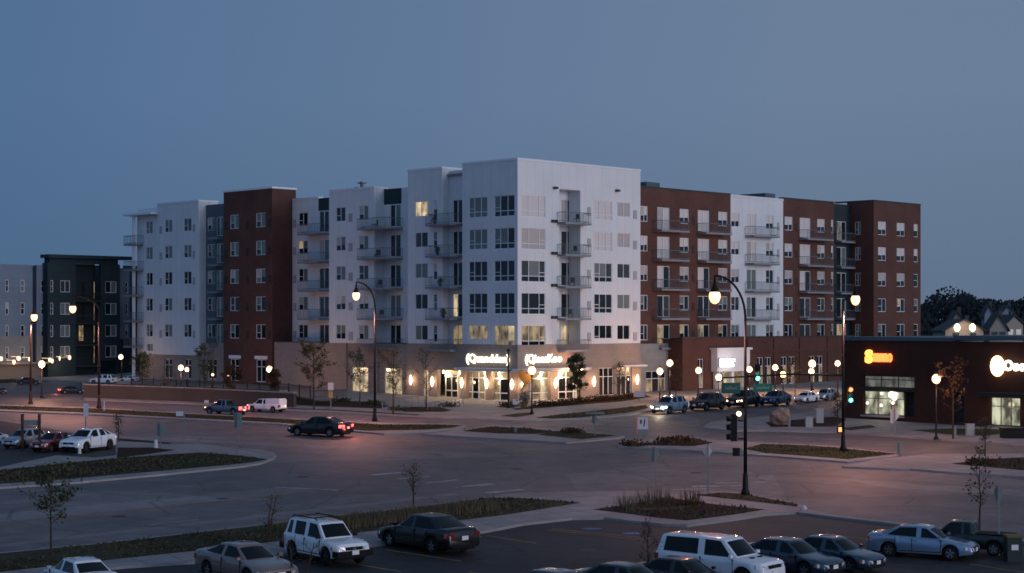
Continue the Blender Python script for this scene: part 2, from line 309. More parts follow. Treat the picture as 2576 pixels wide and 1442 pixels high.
sheet('kerb', [(2009,1295),(2024,1285),(2102,1302),(2210,1314.5),(2400,1338),(2700,1382),(2700,1388),(2400,1343),(2210,1319),(2102,1306.5)], KH, 'kerb', .2)
# left-hand car park with its rounded nose
sheet('pavement', [(-300,1268),(0,1231),(190,1218),(404,1198),(612,1177),(655,1170),(686,1158),(695,1150),(688,1143),(657,1136),(584,1131),(489,1120),(435,1122),(299,1110),(0,1058),(-300,1010)], KH, 'concrete', .2, 'kerb')
sheet('parking_lot', [(-300,1016),(0,1062),(290,1112),(292,1150),(240,1156),(143,1150),(0,1180),(-300,1215)], KH+.006, 'lot_asphalt')
sheet('lawn', [(-300,1258),(0,1223),(190,1209),(404,1190),(612,1171),(674,1161),(600,1151),(502,1143.5),(400,1150),(297,1158),(178,1169),(0,1189),(-300,1222)], KH+.014, 'lawn')
sheet('planting_bed', [(296,1131),(380,1131),(442,1137),(360,1149),(294,1157)], KH+.014, 'mulch')
sheet('planting_bed', [(0,1197),(120,1187),(270,1169),(330,1163),(400,1163),(440,1174),(420,1183),(190,1204),(0,1218)], KH+.02, 'mulch')
sheet('lawn', [(294,1107),(436,1119),(424,1122),(299,1113)], KH+.014, 'lawn')
# medians
sheet('median_strip', [(-300,1002),(0,1021),(244,1029),(489,1043),(700,1054),(900,1064),(960,1067),(1100,1069),(1160,1071),(1174,1075),(1160,1081),(1077,1089),(967,1094.5),(900,1089),(700,1070),(489,1059.5),(244,1046.5),(0,1037),(-300,1018)], KH, 'concrete', .2, 'kerb')
sheet('lawn', [(-300,1005),(0,1024),(244,1032),(489,1046),(700,1057),(880,1067),(960,1072),(1100,1072),(1164,1074),(1140,1080),(1077,1085),(926,1088),(700,1067),(489,1056),(244,1043),(0,1033),(-300,1014)], KH+.012, 'lawn')
sheet('median_strip', [(1060,1096),(1163,1085),(1234,1073),(1330,1076),(1446,1088),(1572,1100),(1560,1105),(1465,1114),(1424,1117),(1250,1107)], KH, 'concrete', .2, 'kerb')
sheet('planting_bed', [(1163,1088.5),(1234,1077),(1330,1082),(1400,1090),(1350,1096),(1250,1094.5)], KH+.012, 'mulch')
sheet('lawn', [(1400,1088),(1446,1091.5),(1556,1100),(1465,1109.5),(1352,1098)], KH+.018, 'lawn')
sheet('median_strip', [(1555,1127),(1600,1113),(1745,1102),(1800,1111),(1925,1117),(2105,1127),(2250,1144),(2265,1148),(2255,1153),(2132,1166),(1925,1150),(1730,1136)], KH, 'concrete', .2, 'kerb')
sheet('planting_bed', [(1572,1124),(1680,1114.5),(1745,1106),(1794,1119),(1745,1127)], KH+.012, 'mulch')
sheet('lawn', [(1872,1134),(1915,1121.5),(2000,1124),(2100,1130),(2256,1147),(2132,1160),(1925,1144.5)], KH+.012, 'lawn')
sheet('pavement', [(2118,1178),(2198,1161),(2339,1146),(2440,1147),(2800,1144),(2800,1222),(2572,1203),(2400,1193),(2291,1184.5),(2240,1184)], KH, 'concrete', .2, 'kerb')
sheet('planting_bed', [(2394,1172),(2480,1160),(2620,1154),(2750,1154),(2750,1204),(2572,1188),(2480,1180)], KH+.012, 'mulch')
# plaza and block under the apartments
sheet('plaza', [(-260,949),(-60,950),(205,962),(212,1008),(353,1013.5),(489,1018.5),(722,1034),(844,1038),(995,1047),(1117,1053.5),(1240,1058),(1290,1061),(1343,1061),(1465,1057),(1587,1046),(1628,1037.5),(2100,998.5),(2500,965),(2500,905),(-260,905)], KH, 'concrete', .2, 'kerb')
sheet('planting_bed', [(212,966),(680,984),(700,990),(800,1012),(905,1013),(980,1024),(958,1031),(790,1025),(730,1022),(600,1008),(212,983)], KH+.012, 'mulch')
sheet('planting_bed', [(1000,1033),(1035,1027),(1105,1028),(1138,1036),(1115,1040),(1020,1040)], KH+.012, 'mulch')
sheet('planting_bed', [(1245,1026),(1283,1020.5),(1305,1025),(1290,1031),(1260,1029)], KH+.012, 'mulch')
sheet('planting_bed', [(1288,1032),(1340,1024),(1400,1016),(1620,996),(1640,1002),(1560,1014),(1400,1027),(1300,1035)], KH+.012, 'mulch')
sheet('lawn', [(1256,1050.5),(1300,1044),(1338,1041.5),(1342,1047),(1298,1053.5)], KH+.014, 'lawn')
sheet('lawn', [(1346,1055),(1410,1046),(1470,1040),(1622,1023),(1632,1030),(1580,1042),(1465,1054),(1390,1057)], KH+.014, 'lawn')
sheet('lawn', [(600,1025),(722,1030),(844,1034.5),(1060,1047),(1050,1049),(844,1036.5),(700,1031)], KH+.012, 'lawn')
# shop corner across the side street
sheet('pavement', [(1769,1080),(1776,1072),(1790,1064),(1880,1056),(2100,1034.5),(2500,996),(3000,950),(3000,1172),(2572,1122.5),(2354,1108),(2098,1091),(1925,1086),(1850,1087)], KH, 'concrete', .2, 'kerb')
sheet('planting_bed', [(1925,1066),(2000,1060),(2100,1052),(2130,1060),(2100,1077),(1940,1078)], KH+.012, 'mulch')
sheet('lawn', [(2290,1086),(2400,1082),(2520,1084),(2560,1092),(2480,1100),(2380,1097)], KH+.012, 'dry_grass')
sheet('lawn', [(2110,1082),(2190,1073),(2205,1079),(2140,1087)], KH+.012, 'dry_grass')
# painted lines
def stripe(name, a, b, wid, m, dz=.016, gap=None):
    A, B = G(*a), G(*b); d = (B-A); d.z = 0; L = d.length; d.normalize(); nn = Vector((-d.y, d.x, 0))*wid/2
    mb = MB(); t = 0.
    while t < L:
        e = L if not gap else min(L, t+gap[0])
        P = [A+d*t-nn, A+d*e-nn, A+d*e+nn, A+d*t+nn]
        for p in P: p.z = gz(p.y)+dz
        mb.add(P, [(0,1,2,3)]); t = L+1 if not gap else t+gap[0]+gap[1]
    return structure(mb.build(name, m))
stripe('lane_wear', (-400,1342), (760,1231), 3.0, 'asphalt_pale', .0095); stripe('lane_wear', (-400,1283), (600,1201), 2.6, 'asphalt_worn', .0095); stripe('lane_wear', (-400,1386), (1000,1229), 2.4, 'asphalt_worn', .0095); stripe('lane_wear', (-400,1418), (1150,1243), .9, 'asphalt_pale', .0095)
stripe('lane_wear', (1900,1200), (3000,1268), 2.6, 'asphalt_pale', .0095); stripe('lane_wear', (1950,1228), (3000,1300), 2.2, 'asphalt_worn', .0095); stripe('lane_wear', (-200,1078), (900,1128), 2.2, 'asphalt_pale', .0095); stripe('lane_wear', (1000,1120), (2000,1180), 2.2, 'asphalt_worn', .0095)
stripe('lane_line', (-300,1362), (720,1248), .13, 'paint_yellow'); stripe('lane_line', (-300,1356.5), (720,1244), .13, 'paint_yellow')
stripe('lane_line', (-200,1388), (1120,1236), .13, 'paint_white', gap=(3,9))
stripe('lane_line', (-200,1302), (640,1206), .12, 'paint_white', gap=(3,9))
stripe('lane_line', (2120,1245), (2700,1300), .13, 'paint_white', gap=(3,9)); stripe('lane_line', (1960,1190), (2600,1232), .13, 'paint_yellow')
stripe('lane_line', (0,1075), (640,1122), .12, 'paint_white', gap=(3,9))
stripe('stop_line', (690,1226), (850,1234), .45, 'paint_white')
for a, b in [((935,1196),(1012,1189)),((1000,1206),(1082,1199)),((1068,1216),(1152,1208)),((1140,1227),(1240,1218)),((1225,1241),(1318,1232)),((1690,1233),(1778,1230)),((1740,1225),(1872,1222)),((1800,1217),(1930,1213))]:
    stripe('crosswalk_bar', a, b, .55, 'paint_white')
for a, b in [((1225,1349),(1350,1368)),((1378,1334),(1620,1359)),((1388,1331),(1640,1356)),((967,1384),(1160,1413)),((800,1404),(1010,1440)),((1180,1440),(1260,1455)),((2440,1420),(2700,1460)),((2080,1345),(2240,1365)),((560,1430),(700,1465))]:
    stripe('stall_line', a, b, .12, 'paint_yellow', .02)
def blob(name, u, v, ru, rv, m):
    return structure(sheet(name, [(u+ru*cos(t*pi/8), v+rv*sin(t*pi/8)) for t in range(16)], .02, m))
blob('paint_mark', 1489, 1331, 26, 2.4, 'paint_blue'); blob('paint_mark', 1592, 1343, 26, 2.6, 'paint_blue')

for u, v in ((760,1200),(1300,1180),(1100,1145),(1750,1190),(560,1255),(300,1300),(2150,1215),(1480,1385),(820,1112)):
    B = G(u, v); rr = .38
    P = [B+Vector((rr*cos(k*pi/10), rr*sin(k*pi/10), 0)) for k in range(20)]
    for p in P: p.z = gz(p.y)+.02
    q = MB(); q.add(P, [tuple(range(20))]); structure(q.build('manhole_cover', 'manhole'))
def inside(p, poly):
    x, y = p; c = False
    for (x0,y0),(x1,y1) in zip(poly, poly[1:]+poly[:1]):
        if (y0 > y) != (y1 > y) and x < (x1-x0)*(y-y0)/(y1-y0)+x0: c = not c
    return c
def turf(polys, dens, h, m):
    "tufts of blades over the lawns, ragged at their edges"
    r = random.Random(9); q = MB()
    for poly in polys:
        W = [G(*p) for p in poly]; x0, x1 = min(p.x for p in W), max(p.x for p in W); y0, y1 = min(p.y for p in W), max(p.y for p in W); wp = [(p.x,p.y) for p in W]
        for _ in range(int((x1-x0)*(y1-y0)*dens)):
            x, y = r.uniform(x0-.2,x1+.2), r.uniform(y0-.2,y1+.2)
            if not (inside((x,y), wp)): continue
            if pnoise(Vector((x*.35,y*.35,0)))+r.random()*.5 < .05: continue
            z = gz(y)+.13; hh = h*r.uniform(.4,1.3); a = r.uniform(0,pi); s = Vector((cos(a),sin(a),0))*r.uniform(.03,.09); d = Vector((r.gauss(0,.3)*hh, r.gauss(0,.3)*hh, hh)); b = Vector((x,y,z))
            q.add([b-s,b+s,b+s*.5+d,b-s*.5+d], [(0,1,2,3)], 0 if r.random() < .7 else 1)
    o = q.build('grass', m); o['kind'] = 'stuff'; o['label'] = 'short ragged grass on the verges and medians'
VERGE = [(0,1400),(238,1377),(612,1334),(857,1304),(1038,1284),(1225,1259),(1300,1259),(1380,1264),(1462,1271),(1400,1281),(1269,1302),(944,1342),(700,1369),(485,1394),(302,1413),(0,1447)]
turf([VERGE, [(1741,1251),(1821,1245),(1879,1250),(2008,1275),(2004,1281),(1900,1268),(1800,1257)], [(0,1223),(190,1209),(404,1190),(612,1171),(674,1161),(600,1151),(502,1143.5),(400,1150),(297,1158),(178,1169),(0,1189)]], 24, .09, ['dry_grass','straw_dark'])

turf([[(1491,1288),(1560,1279),(1640,1264),(1683,1258),(1765,1271),(1850,1281),(1925,1288),(1840,1302),(1729,1316),(1660,1310),(1580,1299)], [(1163,1088.5),(1234,1077),(1330,1082),(1400,1090),(1350,1096),(1250,1094.5)], [(1572,1124),(1680,1114.5),(1745,1106),(1794,1119),(1745,1127)], [(2394,1172),(2480,1160),(2620,1154),(2620,1190),(2572,1188),(2480,1180)], [(0,1197),(120,1187),(270,1169),(330,1163),(400,1163),(440,1174),(420,1183),(190,1204),(0,1218)]], 9, .15, ['twig','leaf_dark'])
turf([[(0,1024),(244,1032),(489,1046),(700,1057),(880,1067),(960,1072),(1100,1072),(1164,1074),(1077,1085),(926,1088),(700,1067),(489,1056),(244,1043),(0,1033)], [(1872,1134),(1915,1121.5),(2000,1124),(2100,1130),(2256,1147),(2132,1160),(1925,1144.5)], [(1346,1055),(1410,1046),(1470,1040),(1622,1023),(1632,1030),(1580,1042),(1465,1054),(1390,1057)]], 12, .06, ['lawn','dry_grass'])
# ------------------------------------------------------------------ apartment building
C0 = Vector(((1302-U0)/FPX*175, 175, 0))
def solve_plane(O, d, u):
    k = (u-U0)/FPX
    return (k*O.y-O.x)/(d.x-k*d.y)
class Frame:
    "a building's own axes: x along R, y along L"
    def __init__(s, O): s.O = Vector((O.x, O.y, 0))
    def W(s, x, y, z=0.): return s.O+RD*x+LD*y+ZUP*z
    def s(s_, pl, u):
        return -solve_plane(s_.W(pl[1],0), LD, u) if pl[0] == 'L' else solve_plane(s_.W(0,pl[1]), RD, u)
    def P(s_, pl, s, d=0., z=0.): return s_.W(pl[1]-d, -s, z) if pl[0] == 'L' else s_.W(s, pl[1]-d, z)
    def z(s_, pl, u, v):
        p = s_.P(pl, s_.s(pl, u)); return H0-(v-VH)*p.y/FPX
F = Frame(C0)
apt = thing('apartment_building', 'large six storey apartment building with white corner block and brick and white wings', 'building', C0, AZ)
HEAD = [25.0-3.364*i for i in range(5)]
def wall(mb, pl, s0, s1, z0, z1, cols=(), t=.6, mi=0):
    cols = sorted([(max(a, s0), min(b, s1), sorted(r)) for a, b, r in cols if min(b, s1)-max(a, s0) > .05]); s = s0
    for a, b, rows in cols:
        if a > s: mb.pbox(pl, s, a, z0, z1, 0, -t, mi)
        z = z0
        for ra, rb in rows:
            if ra > z: mb.pbox(pl, a, b, z, ra, 0, -t, mi)
            z = rb
        if z < z1: mb.pbox(pl, a, b, z, z1, 0, -t, mi)
        s = b
    if s < s1: mb.pbox(pl, s, s1, z0, z1, 0, -t, mi)
PANES = ['glass_dark','glass_room','blind_skyglow','blind_pale_skyglow','blind_green','lit_room','lit_dim','glass_dull','lit_store','lit_faint']
far_win = MB()
def window(parent, pl, s0, s1, z0, z1, kind='pair', panes=None, inset=.10, fm='frame_white', name='window', merged=False):
    panes = panes or (0,0,0,0); f = far_win if merged else MB(); p = far_win if merged else MB()
    w_, h = s1-s0, z1-z0; b = .07
    def bar(a, c, d, e): f.pbox(pl, a, c, d, e, -inset+.05, -inset-.05)
    bar(s0, s0+b, z0, z1); bar(s1-b, s1, z0, z1); bar(s0+b, s1-b, z0, z0+b); bar(s0+b, s1-b, z1-b, z1)
    off = 1 if merged else 0
    def cell(a, c, d, e, mi): p.pbox(pl, a, c, d, e, -inset-.01, -inset-.03, panes[mi]+off)
    if kind == 'triple':
        zt = z0+h*.27; c1 = s0+w_*.30; c2 = s0+w_*.66
        if h < 1.8: zt = None
        for c in (c1, c2): bar(c-b/2, c+b/2, z0+b, z1-b)
        lo = z0
        if zt: bar(s0+b, s1-b, zt-b/2, zt+b/2); cell(s0, s1, z0, zt, 3); lo = zt
        bar(s0+b, c1-b/2, lo+h*.16, lo+h*.16+b*.8)
        cell(s0, c1, lo, z1, 0); cell(c1, c2, lo, z1, 1); cell(c2, s1, lo, z1, 2)
    elif kind == 'wide':
        zt = z0+h*.27; c1 = s0+w_*.31; c2 = s0+w_*.75
        if h < 1.8: zt = None
        for c in (c1, c2): bar(c-b/2, c+b/2, z0+b, z1-b)
        lo = z0
        if zt: bar(s0+b, s1-b, zt-b/2, zt+b/2); cell(s0, s1, z0, zt, 3); lo = zt
        bar(c2+b/2, s1-b, lo+h*.16, lo+h*.16+b*.8)
        cell(s0, c1, lo, z1, 0); cell(c1, c2, lo, z1, 1); cell(c2, s1, lo, z1, 2)
    elif kind == 'pair':
        c = (s0+s1)/2; zm = z0+h*.42; bar(c-b/2, c+b/2, z0+b, z1-b); bar(s0+b, c-b/2, zm-b*.4, zm+b*.4)
        cell(s0, c, zm, z1, 0); cell(s0, c, z0, zm, 1); cell(c, s1, zm, z1, 2); cell(c, s1, z0, zm, 3)
    elif kind == 'plain':
        c = (s0+s1)/2; bar(c-b/2, c+b/2, z0+b, z1-b); cell(s0, c, z0, z1, 0); cell(c, s1, z0, z1, 2)
    elif kind == 'slim':
        zm = z0+h*.5; bar(s0+b, s1-b, zm-b*.4, zm+b*.4); cell(s0, s1, zm, z1, 0); cell(s0, s1, z0, zm, 1)
    elif kind == 'door':
        c = (s0+s1)/2; bar(c-b*.8, c+b*.8, z0+b, z1-b); cell(s0, c, z0, z1, 0); cell(c, s1, z0, z1, 2)
    elif kind == 'store':
        n = 3 if w_ > 2.2 else 2
        for i in range(1, n): bar(s0+w_*i/n-b/2, s0+w_*i/n+b/2, z0+b, z1-b)
        zt = z0+h*.68; bar(s0+b, s1-b, zt-b/2, zt+b/2)
        for i in range(n): cell(s0+w_*i/n, s0+w_*(i+1)/n, z0, zt, i % 3); cell(s0+w_*i/n, s0+w_*(i+1)/n, zt, z1, 3)
    if merged: return
    o = f.build(name, fm, parent)
    p.build('pane', PANES, o)
    return o
rnd = random.Random(11)
def some_panes(style):
    r = rnd.random()
    if style == 'cool':   # left-hand facades: mostly dark glass and half-drawn blinds
        return [(0,0,0,0),(1,0,1,1),(4,0,4,4),(4,0,0,0),(2,0,4,4),(0,0,4,4),(1,0,0,0),(4,4,4,0)][int(r*8)]
    if style == 'warm':   # right-hand wing, lower floors
        return [(0,0,0,0),(4,0,4,0),(1,0,1,0),(0,0,1,0),(6,0,0,0),(4,0,0,0)][int(r*6)]
    if style == 'blind_skyglow':  # upper right floors: reflected pink sky painted into the pane colour
        return (3,0,3,0) if r < .8 else (2,0,3,0)
def column(parent, pl, u0, u1, h, kind='pair', style='cool', rows=range(5), panes=None, merged=False, heads=HEAD, hs=None):
    a, b = F.s(pl, u0), F.s(pl, u1); out = []
    for i in rows:
        hh = (hs or {}).get(i, h); pn = (panes or {}).get(i) or some_panes(style)
        window(parent, pl, a, b, heads[i]-hh, heads[i], kind, pn, merged=merged, name='balcony_door' if kind == 'door' else 'window')
        out.append((heads[i]-hh, heads[i]))
    return (a, b, out)
def vents(pl, us, m, rows=range(5), z0=-1.75, h=.95):
    for u0, u1 in us:
        a, b = F.s(pl, u0), F.s(pl, u1)
        for i in rows:
            mb = MB(); mb.pbox(pl, a, b, HEAD[i]+z0, HEAD[i]+z0+h, .05, 0)
            for k in range(5): mb.pbox(pl, a+.05, b-.05, HEAD[i]+z0+.08+k*.17, HEAD[i]+z0+.15+k*.17, .075, .05)
            mb.build('vent', m, apt)
def balcony(pl, u0, u1, depth, rows=range(5), zf=-2.62, mi='slab_grey', solid=True, low=None):
    a, b = F.s(pl, u0), F.s(pl, u1)
    for i in rows:
        z = HEAD[i]+zf; m = MB()
        if not (low is not None and i == 4): m.pbox(pl, a, b, z-.22, z, depth, -.02)
        else: m.pbox(pl, a, b, z-.08, z, depth, -.02)
        o = m.build('balcony', mi, apt)
        r = MB(); t = .05
        for zz, th in ((z+1.02,.06),(z+.10,.05)):
            r.pbox(pl, a, b, zz, zz+th, depth-.02, depth-.02-t)
            for ss in (a, b-t): r.pbox(pl, ss, ss+t, zz, zz+th, depth-.02-t, 0)
        n = max(4, int((b-a)/.20))
        for k in range(n+1):
            s = a+(b-a-.02)*k/n; tt = .045 if k % max(1,(n//3)) == 0 else .014
            r.pbox(pl, s, s+tt, z+.02, z+1.02, depth-.03, depth-.05)
        nd = max(2, int(depth/.22))
        for k in range(nd):
            for ss in (a+.01, b-.03): r.pbox(pl, ss, ss+.02, z+.12, z+1.02, depth*k/nd+.02, depth*k/nd+.04)
        r.build('railing', 'rail_grey', o)
def coping(mb, pl, s0, s1, z, mi=0): mb.pbox(pl, s0-.05, s1+.05, z, z+.22, .06, -.7, mi)
def fix(name, m, build):
    mb = MB(); build(mb); return mb.build(name, m, apt)
LP, RP = ('L',0.), ('R',0.)
white, cop = MB(), MB()
# --- corner block, left face
s0 = F.s(LP,1163); cols = []
cols.append(column(apt, LP, 1179,1226, 2.15, 'triple', rows=range(5), panes={0:(4,4,4,4),1:(4,4,4,4),2:(0,0,0,0),3:(0,0,0,0),4:(6,6,6,6)}, hs={4:1.5}))
cols.append(column(apt, LP, 1243,1294.5, 2.2, 'triple', panes={0:(4,0,0,0),1:(4,4,0,0),2:(0,0,0,0),3:(0,0,0,0),4:(6,6,5,6)}))
wall(white, LP, s0, 0, 9.52, 28.55, cols); coping(cop, LP, s0, .0, 28.55)
# --- corner block, right face with its balcony niche
cols = [column(apt, RP, 1312,1372, 2.25, 'wide', panes={0:(3,3,3,3),1:(2,2,2,2),2:(1,4,1,0),3:(0,0,0,0),4:(6,6,6,0)})]
cols.append((F.s(RP,1407), F.s(RP,1460), [(9.35, 25.9)]))
cols.append(column(apt, RP, 1495,1540, 2.1, 'triple', panes={0:(3,3,3,3),1:(3,3,3,3),2:(4,4,1,0),3:(0,0,0,0),4:(0,0,0,0)}, hs={4:1.5}))
cols.append(column(apt, RP, 1553,1585, 1.62, 'plain', panes={0:(2,2,2,2),1:(2,2,2,2),2:(1,1,1,1),3:(4,4,4,4),4:(0,0,0,0)}))
sR = F.s(RP,1611)
wall(white, RP, .6, sR, 9.52, 28.55, cols); coping(cop, RP, .75, sR, 28.55)
white.box(sR-.6, sR, .6, 10, 9.52, 28.55)
n0, n1 = F.s(RP,1407), F.s(RP,1460); NP = ('R', 1.7)
wall(white, NP, n0-.3, n1+.3, 9.35, 25.9, [column(apt, NP, 1412,1443, 2.55, 'door', panes={0:(2,0,0,0),1:(1,0,1,0),2:(0,0,0,0),3:(0,0,0,0),4:(5,0,6,0)})])
white.box(n0-.3, n0, .6, 1.7, 9.35, 25.9); white.box(n1, n1+.3, .6, 1.7, 9.35, 25.9); white.box(n0, n1, .6, 1.7, 25.9, 26.2)
for i in range(5): white.box(n0, n1, .02, 1.7, HEAD[i]-2.84, HEAD[i]-2.62)
balcony(RP, 1402.5, 1468, 1.15)
vents(RP, [(1477.5,1486),(1593,1602)], 'louvre')
# --- recess and bump left of the corner
XR = ('L',1.06); sb1 = F.s(LP,1112); sb0 = F.s(LP,1026)
wall(white, XR, sb1, s0+.02, 9.52, 28.15, [column(apt, XR, 1139,1164, 2.5, 'door', panes={0:(0,0,0,0),1:(0,0,0,0),2:(0,0,0,0),3:(5,0,0,0),4:(6,0,6,0)})], t=.5)
balcony(XR, 1103, 1166.5, 2.0)
cols = [column(apt, LP, 1044,1076, 1.66, 'plain', panes={0:(5,5,5,5),1:(1,0,0,0),2:(4,4,4,4),3:(0,0,0,0),4:(4,4,1,1)}), column(apt, LP, 1089.5,1100, 1.85, 'slim', panes={0:(3,1,0,0)})]
wall(white, LP, sb0, sb1, 9.52, 28.35, cols); coping(cop, LP, sb0, sb1, 28.35)
white.box(.6, 4, -sb1, -sb1+.5, 9.52, 28.35); cop.box(.7, 4, -sb1-.05, -sb1+.6, 28.35, 28.57)
# --- white block between the bumps
s31 = F.s(LP,941); s30 = F.s(LP,828)
cols = [column(apt, LP, 845,869, 1.66, panes={0:(0,0,0,0),1:(2,0,4,0),2:(4,0,4,4),3:(3,0,2,0),4:(4,0,4,0)}), column(apt, LP, 902.6,926.6, 1.66, panes={3:(3,0,3,0)})]
wall(white, LP, s30, s31, 9.45, 26.85, cols); coping(cop, LP, s30, s31, 26.85)
white.box(.6, 1.45, -s31, -s31+.5, 9.45, 26.85); cop.box(.7, 2, -s31-.05, -s31+.6, 26.85, 27.07)
white.box(.6, 4.5, -s30-.5, -s30, 9.45, 26.85)
vents(LP, [(877,887)], 'louvre')
X1 = ('L',1.45); d1 = F.s(X1,966); d2 = F.s(X1,1010)
pan = MB(); dc = column(apt, X1, 981,1008, 2.5, 'door', panes={})
wall(white, X1, s31, d1, 9.45, 26.8, t=.5); wall(white, X1, d2, sb0+2, 9.45, 26.8, t=.5)
wall(white, X1, d1, d2, 9.45, 25.05-.0, [dc], t=.5); wall(pan, X1, d1, d2, 25.05, 26.8, t=.5)
slim = column(apt, X1, 1016,1025, 1.8, 'slim')
balcony(X1, 941.5, 1013, 2.6, low=1)
X2 = ('L',3.07); t0 = F.s(X2,735); e1 = F.s(X2,801); t1 = s30
cols = [column(apt, X2, 751,774, 1.66, panes={0:(0,0,0,0),1:(6,0,4,0)}), column(apt, X2, 803,827.5, 2.5, 'door')]
wall(white, X2, t0, e1, 9.45, 26.55, cols[:1], t=.5); wall(white, X2, e1, t1, 9.45, 25.05, cols[1:], t=.5); wall(pan, X2, e1, t1, 25.05, 26.55, t=.5)
coping(cop, X2, t0, e1, 26.55)
balcony(X2, 776, 829, 1.7, low=1); vents(X2, [(738.5,745.5)], 'louvre')
# --- brick tower
brick = MB(); k0, k1 = F.s(LP,562.5), F.s(LP,684.5)
cols = [column(apt, LP, 579,601, 1.72, panes={0:(4,0,4,4),1:(4,0,4,4),2:(2,0,4,4)}), column(apt, LP, 644,668, 1.72, panes={0:(4,0,4,4),1:(4,0,4,4),2:(2,4,4,0)})]
zg = [(4.6, 7.3)]
for k, (a, b) in enumerate(((580,602),(645,669))):
    sa, sb = F.s(LP,a), F.s(LP,b); cols[k][2].extend(zg); window(apt, LP, sa, sb, 4.6, 7.3, 'store', (0,0,1,0))
wall(brick, LP, k0, k1, 3.0, 27.85, cols); brick.box(.6, 3.6, -k1, -k1+.5, 3., 27.85); brick.box(3.2, 3.6, -k1+.5, -k0, 20, 27.85)
coping(cop, LP, k0, k1, 27.85); cop.box(.7, 3.7, -k1-.05, -k1+.6, 27.85, 28.07)
vents(LP, [(566,572),(619.5,625),(676,681.5)], 'louvre_dark')
def lintels(mb):
    for a, b in ((576,606),(641,673)): mb.pbox(LP, F.s(LP,a), F.s(LP,b), 7.35, 7.75, .04, 0)
mb = MB(); lintels(mb); mb.build_split('lintel', 'frame_white', apt)
# --- blue recess, white end block, corner balconies
blue = MB(); XB = ('L',1.1); w1 = F.s(LP,500); w0 = F.s(LP,396)
cols = [column(apt, XB, 522,541, 1.66, panes={0:(2,0,4,4),1:(4,0,4,4)})]; dcol = column(apt, XB, 545,561, 2.4, 'door')
wall(blue, XB, w1, k0+.1, 9.2, 26.6, cols+[dcol], t=.5); balcony(XB, 540, 562.5, 1.1, low=1)
cols = [column(apt, LP, 414,433, 1.66, panes={0:(4,0,4,4),1:(4,0,4,4)}), column(apt, LP, 462,481.5, 1.66, panes={})]
wall(white, LP, w0, w1, 7.6, 27.0, cols); coping(cop, LP, w0, w1, 27.0); white.box(.6, 3, -w1, -w1+.5, 7.6, 27.0); cop.box(.7, 3, -w1-.05, -w1+.6, 27., 27.22)
vents(LP, [(402,408),(485.5,491)], 'louvre')
XE = ('L',.35); v0 = F.s(XE,345)
cols = [column(apt, XE, 366.5,384, 1.66, panes={0:(4,4,4,4),1:(4,4,4,4)})]
sa, sb = F.s(XE,368.5), F.s(XE,388); window(apt, XE, sa, sb, 7.95, 9.0, 'plain', (4,4,4,4)); cols[0][2].append((7.95,9.0)); cols[0] = (sa-.0, cols[0][1], cols[0][2])
wall(white, XE, v0, w0, 7.6, 25.8, cols, t=.5)
cop.pbox(XE, F.s(XE,330), w0, 25.8, 26.05, 1.3, -2.5); cop.pbox(XE, F.s(XE,330)+1., w0, 26.05, 26.75, -.3, -2.5)
def corner_post(mb): mb.pbox(XE, F.s(XE,347), F.s(XE,350.5), 4.2, 25.8, .9, .6)
fix('column', 'frame_white', corner_post)
balcony(XE, 330, 361, 1.2, zf=-2.9)
# --- right-hand wing
R2 = ('R',2.5); wh = []
def rcol(u0, u1, h, kind, pl=R2, merged=False):
    p = {0: some_panes('blind_skyglow'), 1: some_panes('blind_skyglow')}
    if rnd.random() < .6: p[2] = (2,0,2,0) if kind != 'door' else (3,0,0,0)
    return column(apt, pl, u0, u1, h, kind, 'warm', panes=p, merged=merged)
b0, b1, b2, b3 = sR-1.5, F.s(R2,1838), F.s(R2,1970), F.s(R2,2098)
wall(brick, R2, b0, b1, 9.3, 27.1, [rcol(1611.5,1629.5,1.75,'pair'), rcol(1653.5,1684.5,2.5,'door'), rcol(1710,1733,1.7,'pair'), rcol(1755.5,1784.5,2.5,'door'), rcol(1807,1830,1.7,'pair')], t=.5)
wall(white, R2, b1, b2, 9.3, 26.95, [rcol(1839.5,1860,1.7,'pair'), rcol(1878.5,1902.5,2.5,'door'), rcol(1927,1946,1.7,'pair')], t=.5)
wall(brick, R2, b2, b3, 9.3, 27.2, [rcol(1974,1994,1.7,'pair',merged=True), rcol(2012,2039,2.5,'door'), rcol(2056,2075,1.7,'pair',merged=True), rcol(2091,2096.5,1.7,'slim',merged=True)], t=.5)
coping(cop, R2, b1, b2, 26.95)
trim = MB()
for a, b, z in ((b0,b1,27.1),(b2,b3,27.2)): trim.pbox(R2, a, b-.0, z, z+.18, .05, -.7)
balcony(R2, 1643,1713, 1.3); balcony(R2, 1755,1820, 1.3); balcony(R2, 1875,1940, 1.3); balcony(R2, 2010,2076, 1.3)
vents(R2, [(1741,1747)], 'louvre_dark'); vents(R2, [(1955,1960)], 'louvre'); vents(R2, [(2001,2006)], 'louvre_dark')
def roofbox(mb):
    a, b = F.s(R2,1668), F.s(R2,1702); mb.box(a, b, 5, 9, 27, 28.1)
    a, b = F.s(R2,1950), F.s(R2,1975); mb.box(a, b, 4, 8, 26, 27.9)
mb = MB(); roofbox(mb); mb.build_split('roof_unit', 'teal_metal', apt)
p0, p1 = F.s(RP,2198), F.s(RP,2316); TL = ('L', p0); TP = ('R', 3.6)
teal = MB(); wall(teal, TP, b3-.4, p0, 9.3, 27.1, [column(apt, TP, 2105,2128.5, 2.5, 'door', panes={0:(9,7,7,0),1:(7,7,4,0),2:(7,7,7,0),3:(7,7,4,0),4:(6,7,6,0)})], t=.5)
brick.box(b3-.5, b3, 3.0, 3.6, 9.3, 27.2); trim.box(b3, p0, 3.62, 4.05, 27.1, 27.25); balcony(TP, 2101, 2136, 1.0)
sL_ = lambda u: F.s(TL, u)
